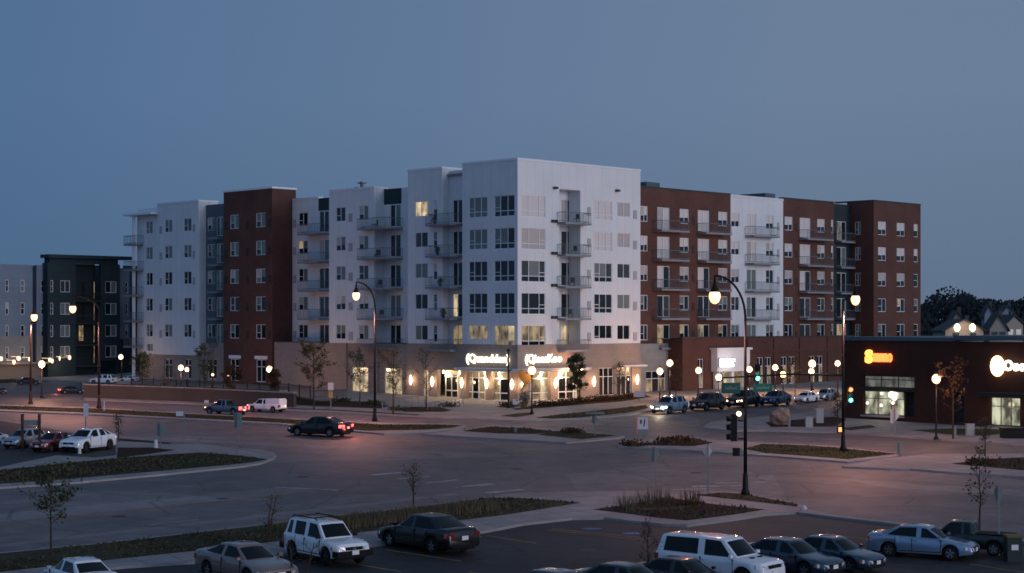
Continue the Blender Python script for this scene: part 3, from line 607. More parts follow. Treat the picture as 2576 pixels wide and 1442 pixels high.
wall(brick, TL, -4.1, -.6, 3., 27.6, [column(apt, TL, 2151,2165, 1.7, 'pair', 'cool', merged=True)], t=.5)
wall(brick, RP, p0, p1, 3., 27.6, [rcol(2209,2229,1.75,'pair',RP,True), rcol(2256,2276,1.75,'pair',RP,True), rcol(2299,2309,1.75,'slim',RP,True)])
trim.pbox(RP, p0, p1, 27.6, 27.78, .05, -.7); trim.box(p0-.05, p0+.6, .7, 6, 27.6, 27.78)
# --- ground floor
tan, grey = MB(), MB(); PB = ('L',.25); PB2 = ('L',-.04); PR = ('R',-.04); WL = ('L',.15); WB = ('L',.3)
def gcol(pl, u0, u1, z0, z1, kind, panes):
    a, b = F.s(pl,u0), F.s(pl,u1); window(apt, pl, a, b, z0, z1, kind, panes, inset=.2); return (a, b, [(z0,z1)])
q0, q1 = F.s(WL,352), F.s(WL,499)
wall(tan, WL, q0, q1, 3., 7.58, [gcol(WL,413,433,4.6,7.1,'store',(0,1,0,0)), gcol(WL,462,481,4.6,7.1,'store',(0,0,1,0))], t=.4)
wall(tan, WB, F.s(WB,497), F.s(WB,562.5), 3., 9.2, [gcol(WB,522,545,4.7,7.2,'store',(0,1,0,0))], t=.4)
f0, f1 = F.s(PB,690), F.s(PB,1026.5)
wall(tan, PB, f0, f1, 3., 9.44, [gcol(PB,884,926,3.85,6.75,'store',(5,5,5,5)), gcol(PB,966,1011,3.85,6.75,'store',(5,5,5,5))], t=.4)
tan.box(.65, 3.3, -f0-.5, -f0, 3., 9.44); tan.pbox(PB, f0, f1, 9.3, 9.44, -.4, -3.2)
trim.pbox(PB, f0, F.s(PB,1100), 9.441, 9.55, .06, -.3)
for u0, u1 in ((862,874),(940,952)): tan.pbox(PB, F.s(PB,u0), F.s(PB,u1), 3., 9.40, .18, 0)
c0, cE = F.s(PB2,1026), 0.04
ent0 = F.s(PB2,1100)
cols = [gcol(PB2,1065,1078,3.85,6.7,'slim',(5,5,5,5))]
wall(tan, PB2, f1+.0, ent0, 3., 9.5, cols, t=.5)
wall(tan, PB2, ent0, cE, 6.75, 9.5, t=1.6)
wall(tan, PR, 1.56, F.s(PR,1462), 6.75, 9.5, t=1.6)
wall(tan, PR, F.s(PR,1462), sR+.02, 3., 9.5, [gcol(PR,1508,1545,3.9,6.9,'store',(1,0,1,0)), gcol(PR,1552,1589,3.9,6.9,'store',(1,1,0,6))], t=.5)
for u0, u1 in ((1158,1172),(1221,1235),(1283,1302.5)): tan.pbox(PB2, F.s(PB2,u0), F.s(PB2,u1) if u1 < 1302 else cE-.0, 3., 6.75, 0, -1.4)
tan.pbox(PR, 1.36, F.s(PR,1332), 3., 6.75, 0, -1.4); tan.pbox(PR, F.s(PR,1386), F.s(PR,1403), 3., 6.75, 0, -1.4)
EL, ER = ('L',1.4), ('R',1.4)
bg_ = MB(); bg_.pbox(EL, ent0-.2, F.s(EL,1168), 3., 6.75, 0, -.3); bg_.build('vestibule_wall', 'beige', apt)
def entrance(pl, a, b, z1, n, panes, name='entrance_door', fm='frame_white'):
    f, p = MB(), MB(); zg = 3.66; w_ = (b-a)/n
    for i in range(n+1): f.pbox(pl, a+w_*i-.06, a+w_*i+.06, zg, z1, .06, -.06)
    for zz in (zg, zg+.75, zg+2.25, z1-.1): f.pbox(pl, a+.06, b-.06, zz, zz+.12, .055, -.055)
    for i in range(n): p.pbox(pl, a+w_*i, a+w_*(i+1), zg, zg+2.3, .01, -.01, panes[i % len(panes)]); p.pbox(pl, a+w_*i, a+w_*(i+1), zg+2.3, z1, .01, -.01, 6)
    o = f.build(name, fm, apt); p.build('pane', PANES, o); return o
EF = ('L',1.36)
entrance(EF, F.s(EF,1122), F.s(EF,1152), 6.3, 2, (0,))
E2 = ('L',.5); E3 = ('R',.5)
entrance(E2, F.s(E2,1174), F.s(E2,1221), 6.7, 3, (6,0,6)); entrance(E2, F.s(E2,1237), F.s(E2,1281), 6.7, 2, (6,0))
entrance(E3, F.s(E3,1334), F.s(E3,1385), 6.7, 2, (6,5)); entrance(E3, F.s(E3,1404), F.s(E3,1460), 6.7, 3, (0,1,5), 'shop_window')
def soffit(mb):
    mb.pbox(PB2, ent0, cE, 6.70, 6.748, -.02, -1.9); mb.pbox(PR, 2., F.s(PR,1462), 6.70, 6.748, -.02, -1.9)
fix('soffit', 'ceiling', soffit)
can = MB(); path = []
A, B_ = -F.s(PB2,1142), F.s(PR,1480)
for k in range(13):
    t = k/12.; path.append((-1.5*min(1, sin(pi*min(t*1.6,.5))) -.0, A*(1-t)+(-1.3)*t))
outer = [(-.04, A), (-.9, A-1.2)]+[(-1.15, A*(1-t)+.6*t) for t in (.3,.6,.85)]+[(-1.1,-.2),(-.75,-.75),(-.2,-1.1)]+[(B_*t, -1.15) for t in (.15,.4,.7,.9)]+[(B_-.4,-.9),(B_,.0)]
n = len(outer); zt, zb = 7.05, 6.78
can.add([(x,y,zt) for x,y in outer]+[(x,y,zb) for x,y in outer], [tuple(range(n)), tuple(range(2*n-1,n-1,-1))]+[(i,(i+1)%n,n+(i+1)%n,n+i) for i in range(n)])
can.pbox(PR, F.s(PR,1545), sR, 6.95, 7.15, 1.0, 0)
can.build('canopy', 'canopy', apt)
# --- grey link, brick podium
G1 = ('R',1.6); pod0, pod1 = F.s(('R',-.5),1717), F.s(('R',-.5),2132)
wall(grey, G1, sR-.4, pod0+.02, 3., 9.4, [gcol(G1,1625,1676,3.6,6.3,'store',(6,1,6,0))], t=.5)
PD = ('R',-.5); pod = MB()
gc = [gcol(PD,u,u+16,4.3,7.6,'store',(0,6,0,0)) for u in (1755,1905,1925,1965,1985,2035,2055)]
ga, gb = F.s(PD,1789), F.s(PD,1871)
wall(pod, PD, pod0, pod1, 3., 10.0, gc, t=.5); pod.box(pod0, pod0+.5, 0., 2.2, 3., 10.0); pod.pbox(PD, pod0, pod1, 9.8, 9.99, -.5, -3.1)
trim.pbox(PD, pod0-.05, pod1, 10.0, 10.14, .06, -.6)
for u in (1830, 1880, 1945, 2010, 2080): pod.pbox(PD, F.s(PD,u), F.s(PD,u)+.6, 3., 9.9, .12, 0) if not 1785 < u < 1875 else None
pod.pbox(PD, F.s(PD,1876), pod1, 8.2, 8.5, .1, 0)
sf = MB(); sf.pbox(PD, ga, gb, 6.1, 8.6, .9, -.02); sf.pbox(PD, ga-.25, gb+.25, 8.6, 8.85, 1.1, -.02)
for u in (1795,1830,1860): sf.pbox(PD, F.s(PD,u)-.22, F.s(PD,u)+.22, 3.6, 6.1, .8, .4)
sf.build('shopfront_portico', 'frame_white', apt)
window(apt, PD, ga+.3, gb-.3, 3.7, 6.05, 'store', (6,5,6,6), inset=-.12)
# roofs
rf = MB(); rf.box(2.2, 14, .5, -s30, 26.3, 26.5); rf.box(3.7, 14, -s30, -k1, 25.9, 26.1); rf.box(1.8, 14, -k0, -w0, 25.9, 26.1); rf.box(.7, sR-.7, .7, 12, 27.6, 27.8); rf.box(sR, 78, 4.4, 16, 26.3, 26.5)
rf.box(13.8, 14, 12, 70, 3, 26.3); rf.box(sR, 78, 15.8, 16, 3, 26.3)
rf.build_split('roof', 'grey_block', apt)
for u, zz in ((857,27.4),(871,28.0)):
    q = MB(); s = F.s(LP,u); q.box(2.2, 2.5, -s-.15, -s+.15, 26.5, zz); q.box(2.0, 2.7, -s-.4, -s+.4, zz-.25, zz-.1); q.build('roof_vent', 'galv', apt)
white.build_split('white_wall', 'white_panel', apt); cop.build_split('coping', 'coping', apt); pan.build_split('blue_panel', 'teal_siding', apt); brick.build_split('brick_wall', 'red_brick', apt)
blue.build_split('blue_wall', 'blue_siding', apt); teal.build_split('teal_wall', 'teal_siding', apt); tan.build_split('tan_wall', 'tan_block', apt); grey.build_split('grey_wall', 'grey_block', apt)
pod.build_split('brick_podium', 'dark_brick', apt); trim.build_split('trim', 'frame_dark', apt)
o = far_win.build('window', ['frame_white']+PANES, apt); o['kind'] = 'stuff'
# --- wall lamps and ceiling lights (part of the building)
def sconce(pl, u, v):
    mb = MB(); s = F.s(pl,u); z = F.z(pl,u,v); q = F.P(pl, s, .22, z)-C0; q = Vector((q.dot(RD), q.dot(LD), z))
    mb.lathe(q, [(.03,-.56),(.11,-.38),(.15,-.1),(.15,.1),(.11,.38),(.03,.56)], 10); mb.pbox(pl, s-.06, s+.06, z-.1, z+.1, .2, 0)
    o = mb.build('wall_lamp', 'sconce', apt)
    r = q.copy()
    if pl[0] == 'L': r.x -= .35
    else: r.y -= .35
    bulb(o, r, 40, (1.,.62,.36), .15)
for u, v in ((1037,956),(1091,959.5),(1165,963),(1228,965),(1291.5,967)): sconce(PB2, u, v)
for u, v in ((1311,967),(1394,964),(1491,959.5),(1599.5,955)): sconce(PR, u, v)
for pl, u in ((('L',.9),1116),(('L',.35),1156),(('L',.35),1221),(('L',.35),1256),(('R',.35),1361),(('R',.35),1412)):
    s = F.s(pl,u); mb = MB(); q = (pl[1], -s, 6.45) if pl[0] == 'L' else (s, pl[1], 6.45)
    mb.lathe(q, [(.10,.22),(.16,.1),(.16,-.05),(.08,-.14)], 10); o = mb.build('ceiling_light', 'globe_white', apt)
    bulb(o, (q[0],q[1],q[2]-.35), 85, (1.,.74,.42), .15)

def floods(mb):
    for u, v in ((1395,473),(1551,480)):
        a = F.s(RP,u); z = F.z(RP,u,v); mb.pbox(RP, a-.25, a+.25, z-.12, z+.12, .35, 0)
    for i in range(4):
        a = F.s(RP,1392); z = HEAD[i]-2.55; mb.pbox(RP, a-.35, a-.05, z-.15, z+.15, .35, 0); mb.pbox(RP, a+.1, a+.35, z-.15, z+.15, .35, 0)
mb = MB(); floods(mb); mb.build_split('floodlight', 'frame_dark', apt)
# ------------------------------------------------------------------ apartment building across the left street
OL = G(230,945); FL = Frame(OL); F_main = F; F = FL
lb = thing('apartment_building', 'dark teal and pale grey apartment block with a flat overhanging roof at the far left', 'building', FL.O, AZ)
apt_main, apt = apt, lb
RL = ('R',0.); RD1 = ('R',-1.2)
g1, dk, bs = MB(), MB(), MB()
rowsL = [17.3, 14.35, 11.4, 8.6]
def lw(pl, u0, u1, zs, kind='plain', panes=None, h=1.55, name='window'):
    a, b = F.s(pl,u0), F.s(pl,u1); out = []
    for z in zs:
        window(lb, pl, a, b, z-h, z, kind, panes or some_panes('cool'), name=name, fm='frame_white' if kind != 'door' else 'frame_dark'); out.append((z-h,z))
    return (a, b, out)
wall(g1, RL, F.s(RL,-40), F.s(RL,82), 10.0, 19.3, [lw(RL,14,22,rowsL[:3],'slim'), lw(RL,52,62,rowsL[:3],'slim')])
wall(bs, RL, F.s(RL,-40), F.s(RL,82), 6.6, 10.0, [lw(RL,14,22,rowsL[3:],'slim'), lw(RL,52,62,rowsL[3:],'slim')])
wall(dk, ('R',.4), F.s(RL,81), F.s(RL,93), 5., 19.2)
wall(g1, RL, F.s(RL,92), F.s(RL,122), 10.0, 19.3, [lw(RL,103,112,rowsL[:3],'slim')]); wall(bs, RL, F.s(RL,92), F.s(RL,122), 6.6, 10.0, [lw(RL,103,112,rowsL[3:],'slim')])
m0 = F.s(RD1,120); m1 = F.s(RD1,302)
rec0, rec1 = F.s(RD1,191), F.s(RD1,254)
wall(dk, RD1, m0, rec0, 6.6, 19.6, [lw(RD1,127,134,rowsL,'slim',(0,0,0,0)), lw(RD1,152,176,rowsL,'plain')], t=.5); wall(dk, RD1, m0+.01, rec0, 4.4, 6.6, t=.3)
wall(dk, RD1, rec1, m1, 6.6, 19.6, [lw(RD1,265,293,rowsL,'plain',(0,0,4,0))], t=.5)
RB = ('R',.6); wall(dk, RB, rec0-.2, rec1+.2, 4.4, 19.6, [lw(RB,205,214,[17.3,14.35],'door',(7,0,7,0),2.4,'balcony_door'), lw(RB,231,240,[17.3,14.35,11.4,8.6],'door',(7,0,6,0),2.4,'balcony_door')], t=.4)
window(lb, RB, F.s(RB,196), F.s(RB,210), 9.2, 11.4, 'plain', (6,6,6,6), inset=-.08, fm='frame_dark')
for zz in (15.9, 12.9, 10.0, 7.2):
    q = MB(); q.pbox(RB, rec0, rec1, zz-1.4, zz-1.2, 1.75, .02); o = q.build('balcony', 'teal_siding', lb)
    q = MB(); q.pbox(RB, rec0, rec1, zz-.25, zz-.18, 1.75, 1.70); n = 24
    for k in range(n+1): s = rec0+(rec1-rec0-.03)*k/n; q.pbox(RB, s, s+.03, zz-1.2, zz-.25, 1.74, 1.71)
    q.build('railing', 'frame_dark', o)
dk.box(m0, m0+.4, -.7, .2, 4.4, 19.6); dk.box(m1-.4, m1, -.7, 8, 4.4, 19.6)
RX = ('R',.8); lx = MB(); wall(lx, RX, m1, F.s(RX,326), 9.5, 19.2, [lw(RX,315,322,rowsL[:3],'slim')], t=.4); lx.build('side_wall', 'grey_siding', lb)
wall(dk, ('R',2.0), F.s(RX,325), F.s(('R',2.0),352), 4.4, 19.6, t=.4); wall(dk, RX, m1, F.s(RX,326), 4.4, 9.5, t=.4)
ro = MB(); ro.pbox(RD1, F.s(RD1,117), F.s(RD1,332), 20.25, 20.7, .6, -1.6); ro.pbox(RD1, m0+.3, m1-.3, 19.6, 20.25, .0, -1.4); ro.build('flat_roof', 'teal_siding', lb)
for nm, m_, mt in (('pale_wall',g1,'grey_siding'),('dark_wall',dk,'teal_siding'),('base_wall',bs,'grey_block')): m_.build_split(nm, mt, lb)
q = MB(); q.box(F.s(RL,-40), m1, 8, 8.2, 4, 19); q.box(F.s(RL,-40), m0, .0, .4, 4.2, 6.6); q.pbox(RL, F.s(RL,-40), m0-.1, 6.35, 6.6, 1.6, 0); q.build_split('ground_floor', 'tan_block', lb)
for u, v, wd in ((3,903,.30),(35,911,.28),(47,902,.38),(75,904,.30),(125,906,.26),(131,908.5,.28),(150,902,.16),(175,900,.28)):
    pl = ('R',-2.0); s = F.s(pl,u); z = F.z(pl,u,v); q = MB(); q.lathe((s, -2.0, z), [(.05,.3),(wd*.62,.2),(wd*.72,0),(wd*.5,-.2),(.05,-.28)], 10); q.pbox(pl, s-.02, s+.02, z+.2, z+.24, 0, -1.9)
    q.build('wall_lamp', 'lamp_small', lb)
for u in (40, 150): pl = ('R',-2.0); bulb(lb, (F.s(pl,u), -2.5, F.z(pl,u,920)), 22, (1.,.66,.38))
# ------------------------------------------------------------------ shops on the right corner
OS = G(2300,1066); FS = Frame(OS); F = FS
shop = thing('shop_building', 'low dark red brick shop building with lit display windows on the right street corner', 'building', FS.O, AZ)
apt = shop; SP = ('L',0.); S0, S1 = F.s(SP,2124), F.s(SP,2640); base = OS.z-.5
b_ = MB()
def swin(u0, u1, v0, v1, kind, panes, name='shop_window', **k):
    a, b = F.s(SP,u0), F.s(SP,u1); z1, z0 = F.z(SP,(u0+u1)/2,v0), F.z(SP,(u0+u1)/2,v1)
    window(shop, SP, a, b, z0, z1, kind, panes, inset=.25, fm='frame_dark', name=name, **k); return (a, b, [(z0,z1)])
top = F.z(SP,2300,858)
c1 = swin(2172,2300,946,976,'store',(9,9,9,9)); c2 = swin(2172,2274,984,1045,'store',(8,8,8,8))
sa, sb = F.s(SP,2172), F.s(SP,2300); zc0 = F.z(SP,2236,1046)
c3 = swin(2490,2566,1000,1072,'store',(8,8,8,8)); c4 = swin(2398,2425,985,1065,'slim',(0,0,0,0), 'door')
cd = swin(2279,2300,984,1062,'slim',(0,7,0,0),'door')
wall(b_, SP, S0, S1, base, top, [(sa, sb, [(zc0, c1[2][0][1])]), c3, c4], t=.6)
b_.pbox(SP, sa, sb, F.z(SP,2236,983), F.z(SP,2236,977), 0, -.5); b_.pbox(SP, F.s(SP,2274), F.s(SP,2279), zc0, F.z(SP,2236,983), 0, -.5)
b_.box(.6, 14, -S0-.4, -S0, base, top); b_.build('brick_wall', 'shop_brick', shop)
q = MB(); q.pbox(SP, S0-.2, F.s(SP,2404), top, top+.32, .18, -13); q.pbox(SP, F.s(SP,2404), S1, top+.12, top+.5, .35, -13); q.build('roof_edge', 'teal_metal', shop)
q = MB(); q.pbox(SP, F.s(SP,2168), F.s(SP,2303), F.z(SP,2236,984), F.z(SP,2236,977), .6, 0); q.pbox(SP, F.s(SP,2470), S1, F.z(SP,2528,998), F.z(SP,2528,988), 1.0, 0); q.build_split('awning', 'awning', shop)
q = MB(); q.pbox(SP, F.s(SP,2166), F.s(SP,2276), zc0-.16, zc0, .12, 0); q.pbox(SP, F.s(SP,2486), F.s(SP,2570), F.z(SP,2528,1076), F.z(SP,2528,1072.5), .12, 0); q.build_split('window_sill', 'kerb', shop)
for u, v, r in ((2218,990,.12),(2243,993,.30),(2250,1001,.24),(2252,992,.2),(2217,1020,.13),(2182,1014,.12),(2246,1014,.13)):
    q = MB(); pl = ('L',.1); q.ball((.1, -F.s(pl,u), F.z(pl,u,v)), r, 0, 1., 10); q.build('window_light', 'globe_white', shop)
bulb(shop, (-.8, -F.s(SP,2225), F.z(SP,2225,1010)), 30, (1.,.85,.6)); bulb(shop, (-.8, -F.s(SP,2525), F.z(SP,2525,1020)), 25, (1.,.85,.5))
# ------------------------------------------------------------------ signs with lettering
def lettering(name, txt, pl, fr, u0, u1, v0, v1, m, d=.05, font_scale=1., parent=None, label=None, cat='sign', bold=.0):
    cu = bpy.data.curves.new('t', 'FONT'); cu.body = txt; cu.extrude = .06; cu.offset = bold; cu.resolution_u = 3
    to = bpy.data.objects.new('t', cu); COL.objects.link(to); bpy.context.view_layer.update()
    me = bpy.data.meshes.new_from_object(to.evaluated_get(bpy.context.evaluated_depsgraph_get()))
    bpy.data.objects.remove(to); bpy.data.curves.remove(cu)
    xs = [v.co.x for v in me.vertices]; ys_ = [v.co.y for v in me.vertices]
    a, b = fr.s(pl,u0), fr.s(pl,u1); um = (u0+u1)/2; z0, z1 = fr.z(pl,um,v1), fr.z(pl,um,v0)
    fx = (b-a)/(max(xs)-min(xs)); fy = (z1-z0)/(max(ys_)-min(ys_)); org = fr.P(pl, (a+b)/2, d, z0)
    for v in me.vertices:
        p = fr.P(pl, a+(v.co.x-min(xs))*fx, d+.06+v.co.z, z0+(v.co.y-min(ys_))*fy)
        v.co = p-org
    me.materials.append(M[m]); me.name = name
    o = bpy.data.objects.new(name, me); COL.objects.link(o); o.location = org
    if parent: o.parent = parent; o.location = org-parent.location; 
    if label: tag(o, label, cat)
    return o
lettering('lit_sign', '(Quandden)', ('L',-.04), F_main, 1175,1283, 891,918.5, 'letters', .05, label='glowing white Quandden letters above the canopy, left of the building corner', bold=.015)
lettering('lit_sign', '(QieesKoo', ('R',-.04), F_main, 1320,1411, 891,918.5, 'letters', .05, label='glowing white QieesKoo letters above the canopy, right of the building corner', bold=.015)
for u0, u1, pl, f_ in ((1175,1283,('L',-.9),-1),(1320,1411,('R',-.9),1)):
    for k in range(3):
        s = F_main.s(pl, u0+(u1-u0)*(k+.5)/3)
        q = F_main.P(pl, s, .25, 8.1)-C0
        bulb(apt_main, (q.dot(RD), q.dot(LD), 8.1), 5, (1.,.88,.62), .4)
ss = thing('shop_sign', 'glowing white storefront name panel on the pale portico of the brick podium', 'sign', F_main.P(PD, F_main.s(PD,1826), 1.0, 7.6))
def panel_on(fr, pl, u0, u1, v0, v1, d, parent, m, name, th=.12):
    a, b = fr.s(pl,u0), fr.s(pl,u1); um = (u0+u1)/2; z0, z1 = fr.z(pl,um,v1), fr.z(pl,um,v0); mb = MB()
    P = [fr.P(pl,a,d,z0), fr.P(pl,b,d,z0), fr.P(pl,b,d,z1), fr.P(pl,a,d,z1)]+[fr.P(pl,a,d+th,z0), fr.P(pl,b,d+th,z0), fr.P(pl,b,d+th,z1), fr.P(pl,a,d+th,z1)]
    mb.add([p-parent.location for p in P], [(3,2,1,0),(4,5,6,7),(0,1,5,4),(1,2,6,5),(2,3,7,6),(3,0,4,7)]); return mb.build(name, m, parent)
PDS = ('R',-1.4)
panel_on(F_main, PDS, 1806,1846, 901,923, .03, ss, 'utility', 'backing')
lettering('letters', 'OOOOO', PDS, F_main, 1807,1845, 902,911.5, 'letters_cold', .16, parent=ss, bold=.05); lettering('letters', 'Ooooo', PDS, F_main, 1807,1843, 912,923.5, 'letters_cold', .16, parent=ss, bold=.06)
bulb(apt_main, tuple((lambda q: (q.dot(RD), q.dot(LD), 7.3))(F_main.P(PDS, F_main.s(PDS,1826), 1.0, 0)-C0)), 14, (.9,.95,1.))
so_ = thing('shop_sign', 'amber and orange glowing Suanno letters on the dark brick shop', 'sign', FS.P(SP, FS.s(SP,2212), .05, FS.z(SP,2212,914)))
lettering('initial', 'S', SP, FS, 2178,2197, 880,914, 'letters_amber', .05, parent=so_, bold=.06); lettering('letters', 'uanno', SP, FS, 2197,2246, 889,911, 'letters_orange', .05, parent=so_, bold=.05)
sw = thing('shop_sign', 'glowing round cream emblem and white letters at the right edge of the dark brick shop', 'sign', FS.P(SP, FS.s(SP,2530), .05, FS.z(SP,2530,945)))
q = MB(); a, z = FS.s(SP,2511), FS.z(SP,2511,921); n = 20; rz_ = (FS.z(SP,2511,895)-z)
P = [FS.P(SP, a+rz_*.72*cos(2*pi*k/n), .06, z+rz_*sin(2*pi*k/n))-sw.location for k in range(n)]; P2 = [p-RD*.14 for p in P]
q.add(P+P2, [tuple(range(n)), tuple(range(2*n-1,n-1,-1))]+[(k,(k+1)%n,n+(k+1)%n,n+k) for k in range(n)]); q.build('emblem', 'letters_cream', sw)
lettering('letters', 'Oooo', SP, FS, 2529,2600, 906,934, 'letters', .22, parent=sw, bold=.05)
bulb(shop, (-1.0, -FS.s(SP,2535), FS.z(SP,2535,921)), 16, (1.,.85,.6)); bulb(shop, (-1.0, -FS.s(SP,2212), FS.z(SP,2212,900)), 6, (1.,.3,.1))
F = F_main; apt = apt_main
# ------------------------------------------------------------------ street lamps
def at_depth(u, v, y): return Vector(((u-U0)/FPX*y, y, H0-(v-VH)*y/FPX))
def tall_lamp(label, ub, vb, vt, ul, vl, pole_m='black_metal', power=2700, arc=True, extra=None):
    "tall post whose arm curves over to a hanging teardrop lantern"
    B = G(ub, vb, KH); y = B.y; ppm = FPX/y
    top = at_depth(ub, vt, y)-B; lam = at_depth(ul, vl, y)-B
    th = thing('street_lamp', label, 'street lamp', B, 0, 'tall street lamps')
    mb = MB(); H = top.z
    mb.lathe((0,0,0), [(.26,0),(.26,.12),(.17,.35),(.15,1.1),(.11,1.3)], 12)
    mb.tube([(0,0,1.2),(top.x*.5,0,H*.5),(top.x,0,H)], [.11,.095,.075], 10)
    mb.build('pole', pole_m, th)
    mb = MB(); crest = lam.z+1.25; pts = []
    for k in range(11):
        t = k/10.; ang = t*pi/2
        if arc: pts.append((top.x+(lam.x-top.x)*(1-cos(ang))*1.0, 0, H+(crest-H)*sin(ang)))
    if arc: mb.tube(pts, [.07]*8+[.06,.055,.05], 8)
    else: mb.tube([(top.x,0,H-.1),(lam.x,0,H+.25)], .06, 8); 
    e = pts[-1] if arc else (lam.x,0,H+.25)
    mb.tube([e, (lam.x,0,lam.z+.95)], .05, 8); mb.build('arm', pole_m, th)
    mb = MB(); mb.lathe(lam, [(.07,1.0),(.09,.75),(.17,.55),(.27,.38),(.28,.30)], 14); mb.build('lamp_hood', pole_m, th)
    mb = MB(); mb.lathe(lam, [(.27,.30),(.33,.14),(.32,-.05),(.23,-.27),(.08,-.38)], 14); mb.build('lantern', 'globe', th)
    downlight(th, (lam.x, 0, lam.z-.75), power)
    return th, y
tall_lamp('tall curved black street lamp on the grass median before the white corner block', 943,1064, 770, 896,745)
frontlamp, yb = tall_lamp('tallest curved black street lamp in the foreground beside the traffic signal', 1875,1250, 800, 1798,748, power=1100)
tall_lamp('tall curved brown street lamp in front of the dark teal apartment block', 249,1031, 783, 183,778, 'brown_metal')
tall_lamp('straight tall black street lamp on the right-hand median carrying the signal arm', 2121,1138, 752, 2152,755, arc=False)
tall_lamp('rust brown street lamp at the far left against the pale wall', 77,1020, 812, 86,799, 'brown_metal', 700, arc=False)
def post_lamp(label, u, vb, vl, m='globe', r=.36, power=380, group='globe lamps along the pavements', pole_m='black_metal', ul=None):
    B = G(u, vb, KH); l = at_depth(ul or u, vl, B.y)-B; th = thing('globe_lamp', label, 'street lamp', B, 0, group)
    mb = MB(); mb.lathe((0,0,0), [(.2,0),(.2,.1),(.1,.3),(.07,.8),(.055,l.z-r*1.1)], 10); mb.lathe((0,0,l.z-r), [(.06,-.25),(.16,-.1),(.17,.02)], 10); mb.build('pole', pole_m, th)
    mb = MB(); mb.lathe((l.x,0,l.z), [(r*.5,-r),(r*.92,-r*.5),(r,0),(r*.85,r*.55),(r*.45,r*.95),(.03,r*1.1)], 14); mb.build('globe', m, th)
    mb = MB(); mb.lathe((l.x,0,l.z+r*1.05), [(r*.5,0),(.05,.12),(.02,.25)], 8); mb.build('finial', pole_m, th)
    if power: bulb(th, (l.x+.1, -r-.35, l.z-.3), power, (1.,.52,.28), .2)
    return th
PL = post_lamp
PL('globe lamp in front of the lit ground floor of the far left block', 105,1004, 916)
PL('larger of two globe lamps before the white end block', 455,985, 925, r=.32); PL('smaller globe lamp just right of the larger one before the white end block', 470,979, 929.5, r=.25, power=120)
PL('globe lamp between the brick tower and the tan wall', 678,990, 929)
PL('globe lamp with a yellow banner and flower basket on the plaza corner', 1338,1045, 932, r=.38, power=90)
PL('globe lamp behind the evergreen tree right of the plaza', 1458,1008, 929, r=.33)
PL('bigger, higher globe lamp in front of the grey link wall left of the brick podium', 1685,1000, 913.5, r=.36); PL('globe lamp on a thin black post beside the car with bright headlights', 1660,1022, 934, r=.33)
PL('globe lamp left of the pale shop portico', 1757,1000, 932, r=.33, power=200); PL('white globe lamp under the glowing portico panel', 1808,1010, 949, 'globe_white', .33, 120)
PL('globe lamp directly right of the foreground street lamp post', 1885,995, 929, r=.33, power=200); PL('globe lamp before the podium windows, above a small yellow one', 1950,990, 924.5, r=.33, power=200)
PL('yellow globe lamp low over the blue parked car', 1970,1000, 942, 'globe_yellow', .31, 120); PL('upper globe lamp of a close pair before the podium', 2043,985, 915, r=.42); PL('lower globe lamp of a close pair before the podium', 2041,992, 934, r=.33, power=150)
PL('tall narrow globe lamp just left of the signal pole', 2107,1000, 914, r=.30, power=150); PL('globe lamp on the pavement in front of the dark brick shop', 2355,1110, 953, r=.34, power=160)
PL('white parking lamp left of the white end block', 306,955, 898, 'globe_white', .30, 100, ul=304)
PL('small lamp half hidden in shrubs by the white end block', 535,985, 943, r=.16, power=0); PL('small low lamp beside a bare tree at the brick tower', 575,992, 944, r=.15, power=0)
# banner and basket on the plaza lamp
B = G(1338,1045,KH); y = B.y
q = MB(); q.box(-.95,-.12,-.03,.03,2.9,3.9); q.tube([(-1.,0,3.92),(0,0,3.92)], .03, 6)
P = [(-1.35,4.0),(-1.0,4.15),(-.45,3.7),(-.1,3.95),(-.05,3.2),(-.5,2.7),(-.85,2.2),(-1.1,2.1),(-.8,2.8),(-1.2,3.4)]
q = MB(); q.add([(x,-.03,z) for x,z in P]+[(x,.03,z) for x,z in P], [tuple(range(10)), tuple(range(19,9,-1))]+[(i,(i+1)%10,10+(i+1)%10,10+i) for i in range(10)])
q.tube([(-1.3,0,4.05),(0,0,4.05)], .03, 6)
tag(q.build('banner', 'banner', origin=None), 'mustard yellow banner hanging on the plaza globe lamp', 'banner').location = B
bk = thing('flower_basket', 'hanging flower basket with trailing leaves on the plaza globe lamp', 'planter', B)
q = MB(); q.lathe((-.75,0,1.55), [(.12,-.35),(.34,0),(.38,.15)], 12); q.tube([(-.75,0,1.7),(-.7,0,2.1),(0,0,2.1)], .03, 6); q.build('basket', 'banner_blue', bk)
q = MB(); r = random.Random(4)
for k in range(260):
    c = Vector((-.75+r.gauss(0,.28), r.gauss(0,.25), 1.55+r.uniform(-1.0,.5))); a = Vector((r.gauss(0,1),r.gauss(0,1),r.gauss(0,1))).normalized()*.11; b = a.cross(Vector((r.gauss(0,1),r.gauss(0,1),r.gauss(0,1)))).normalized()*.08
    q.add([c-a,c-b,c+a,c+b], [(0,1,2,3)])
q.build('foliage', 'leaf_basket', bk)
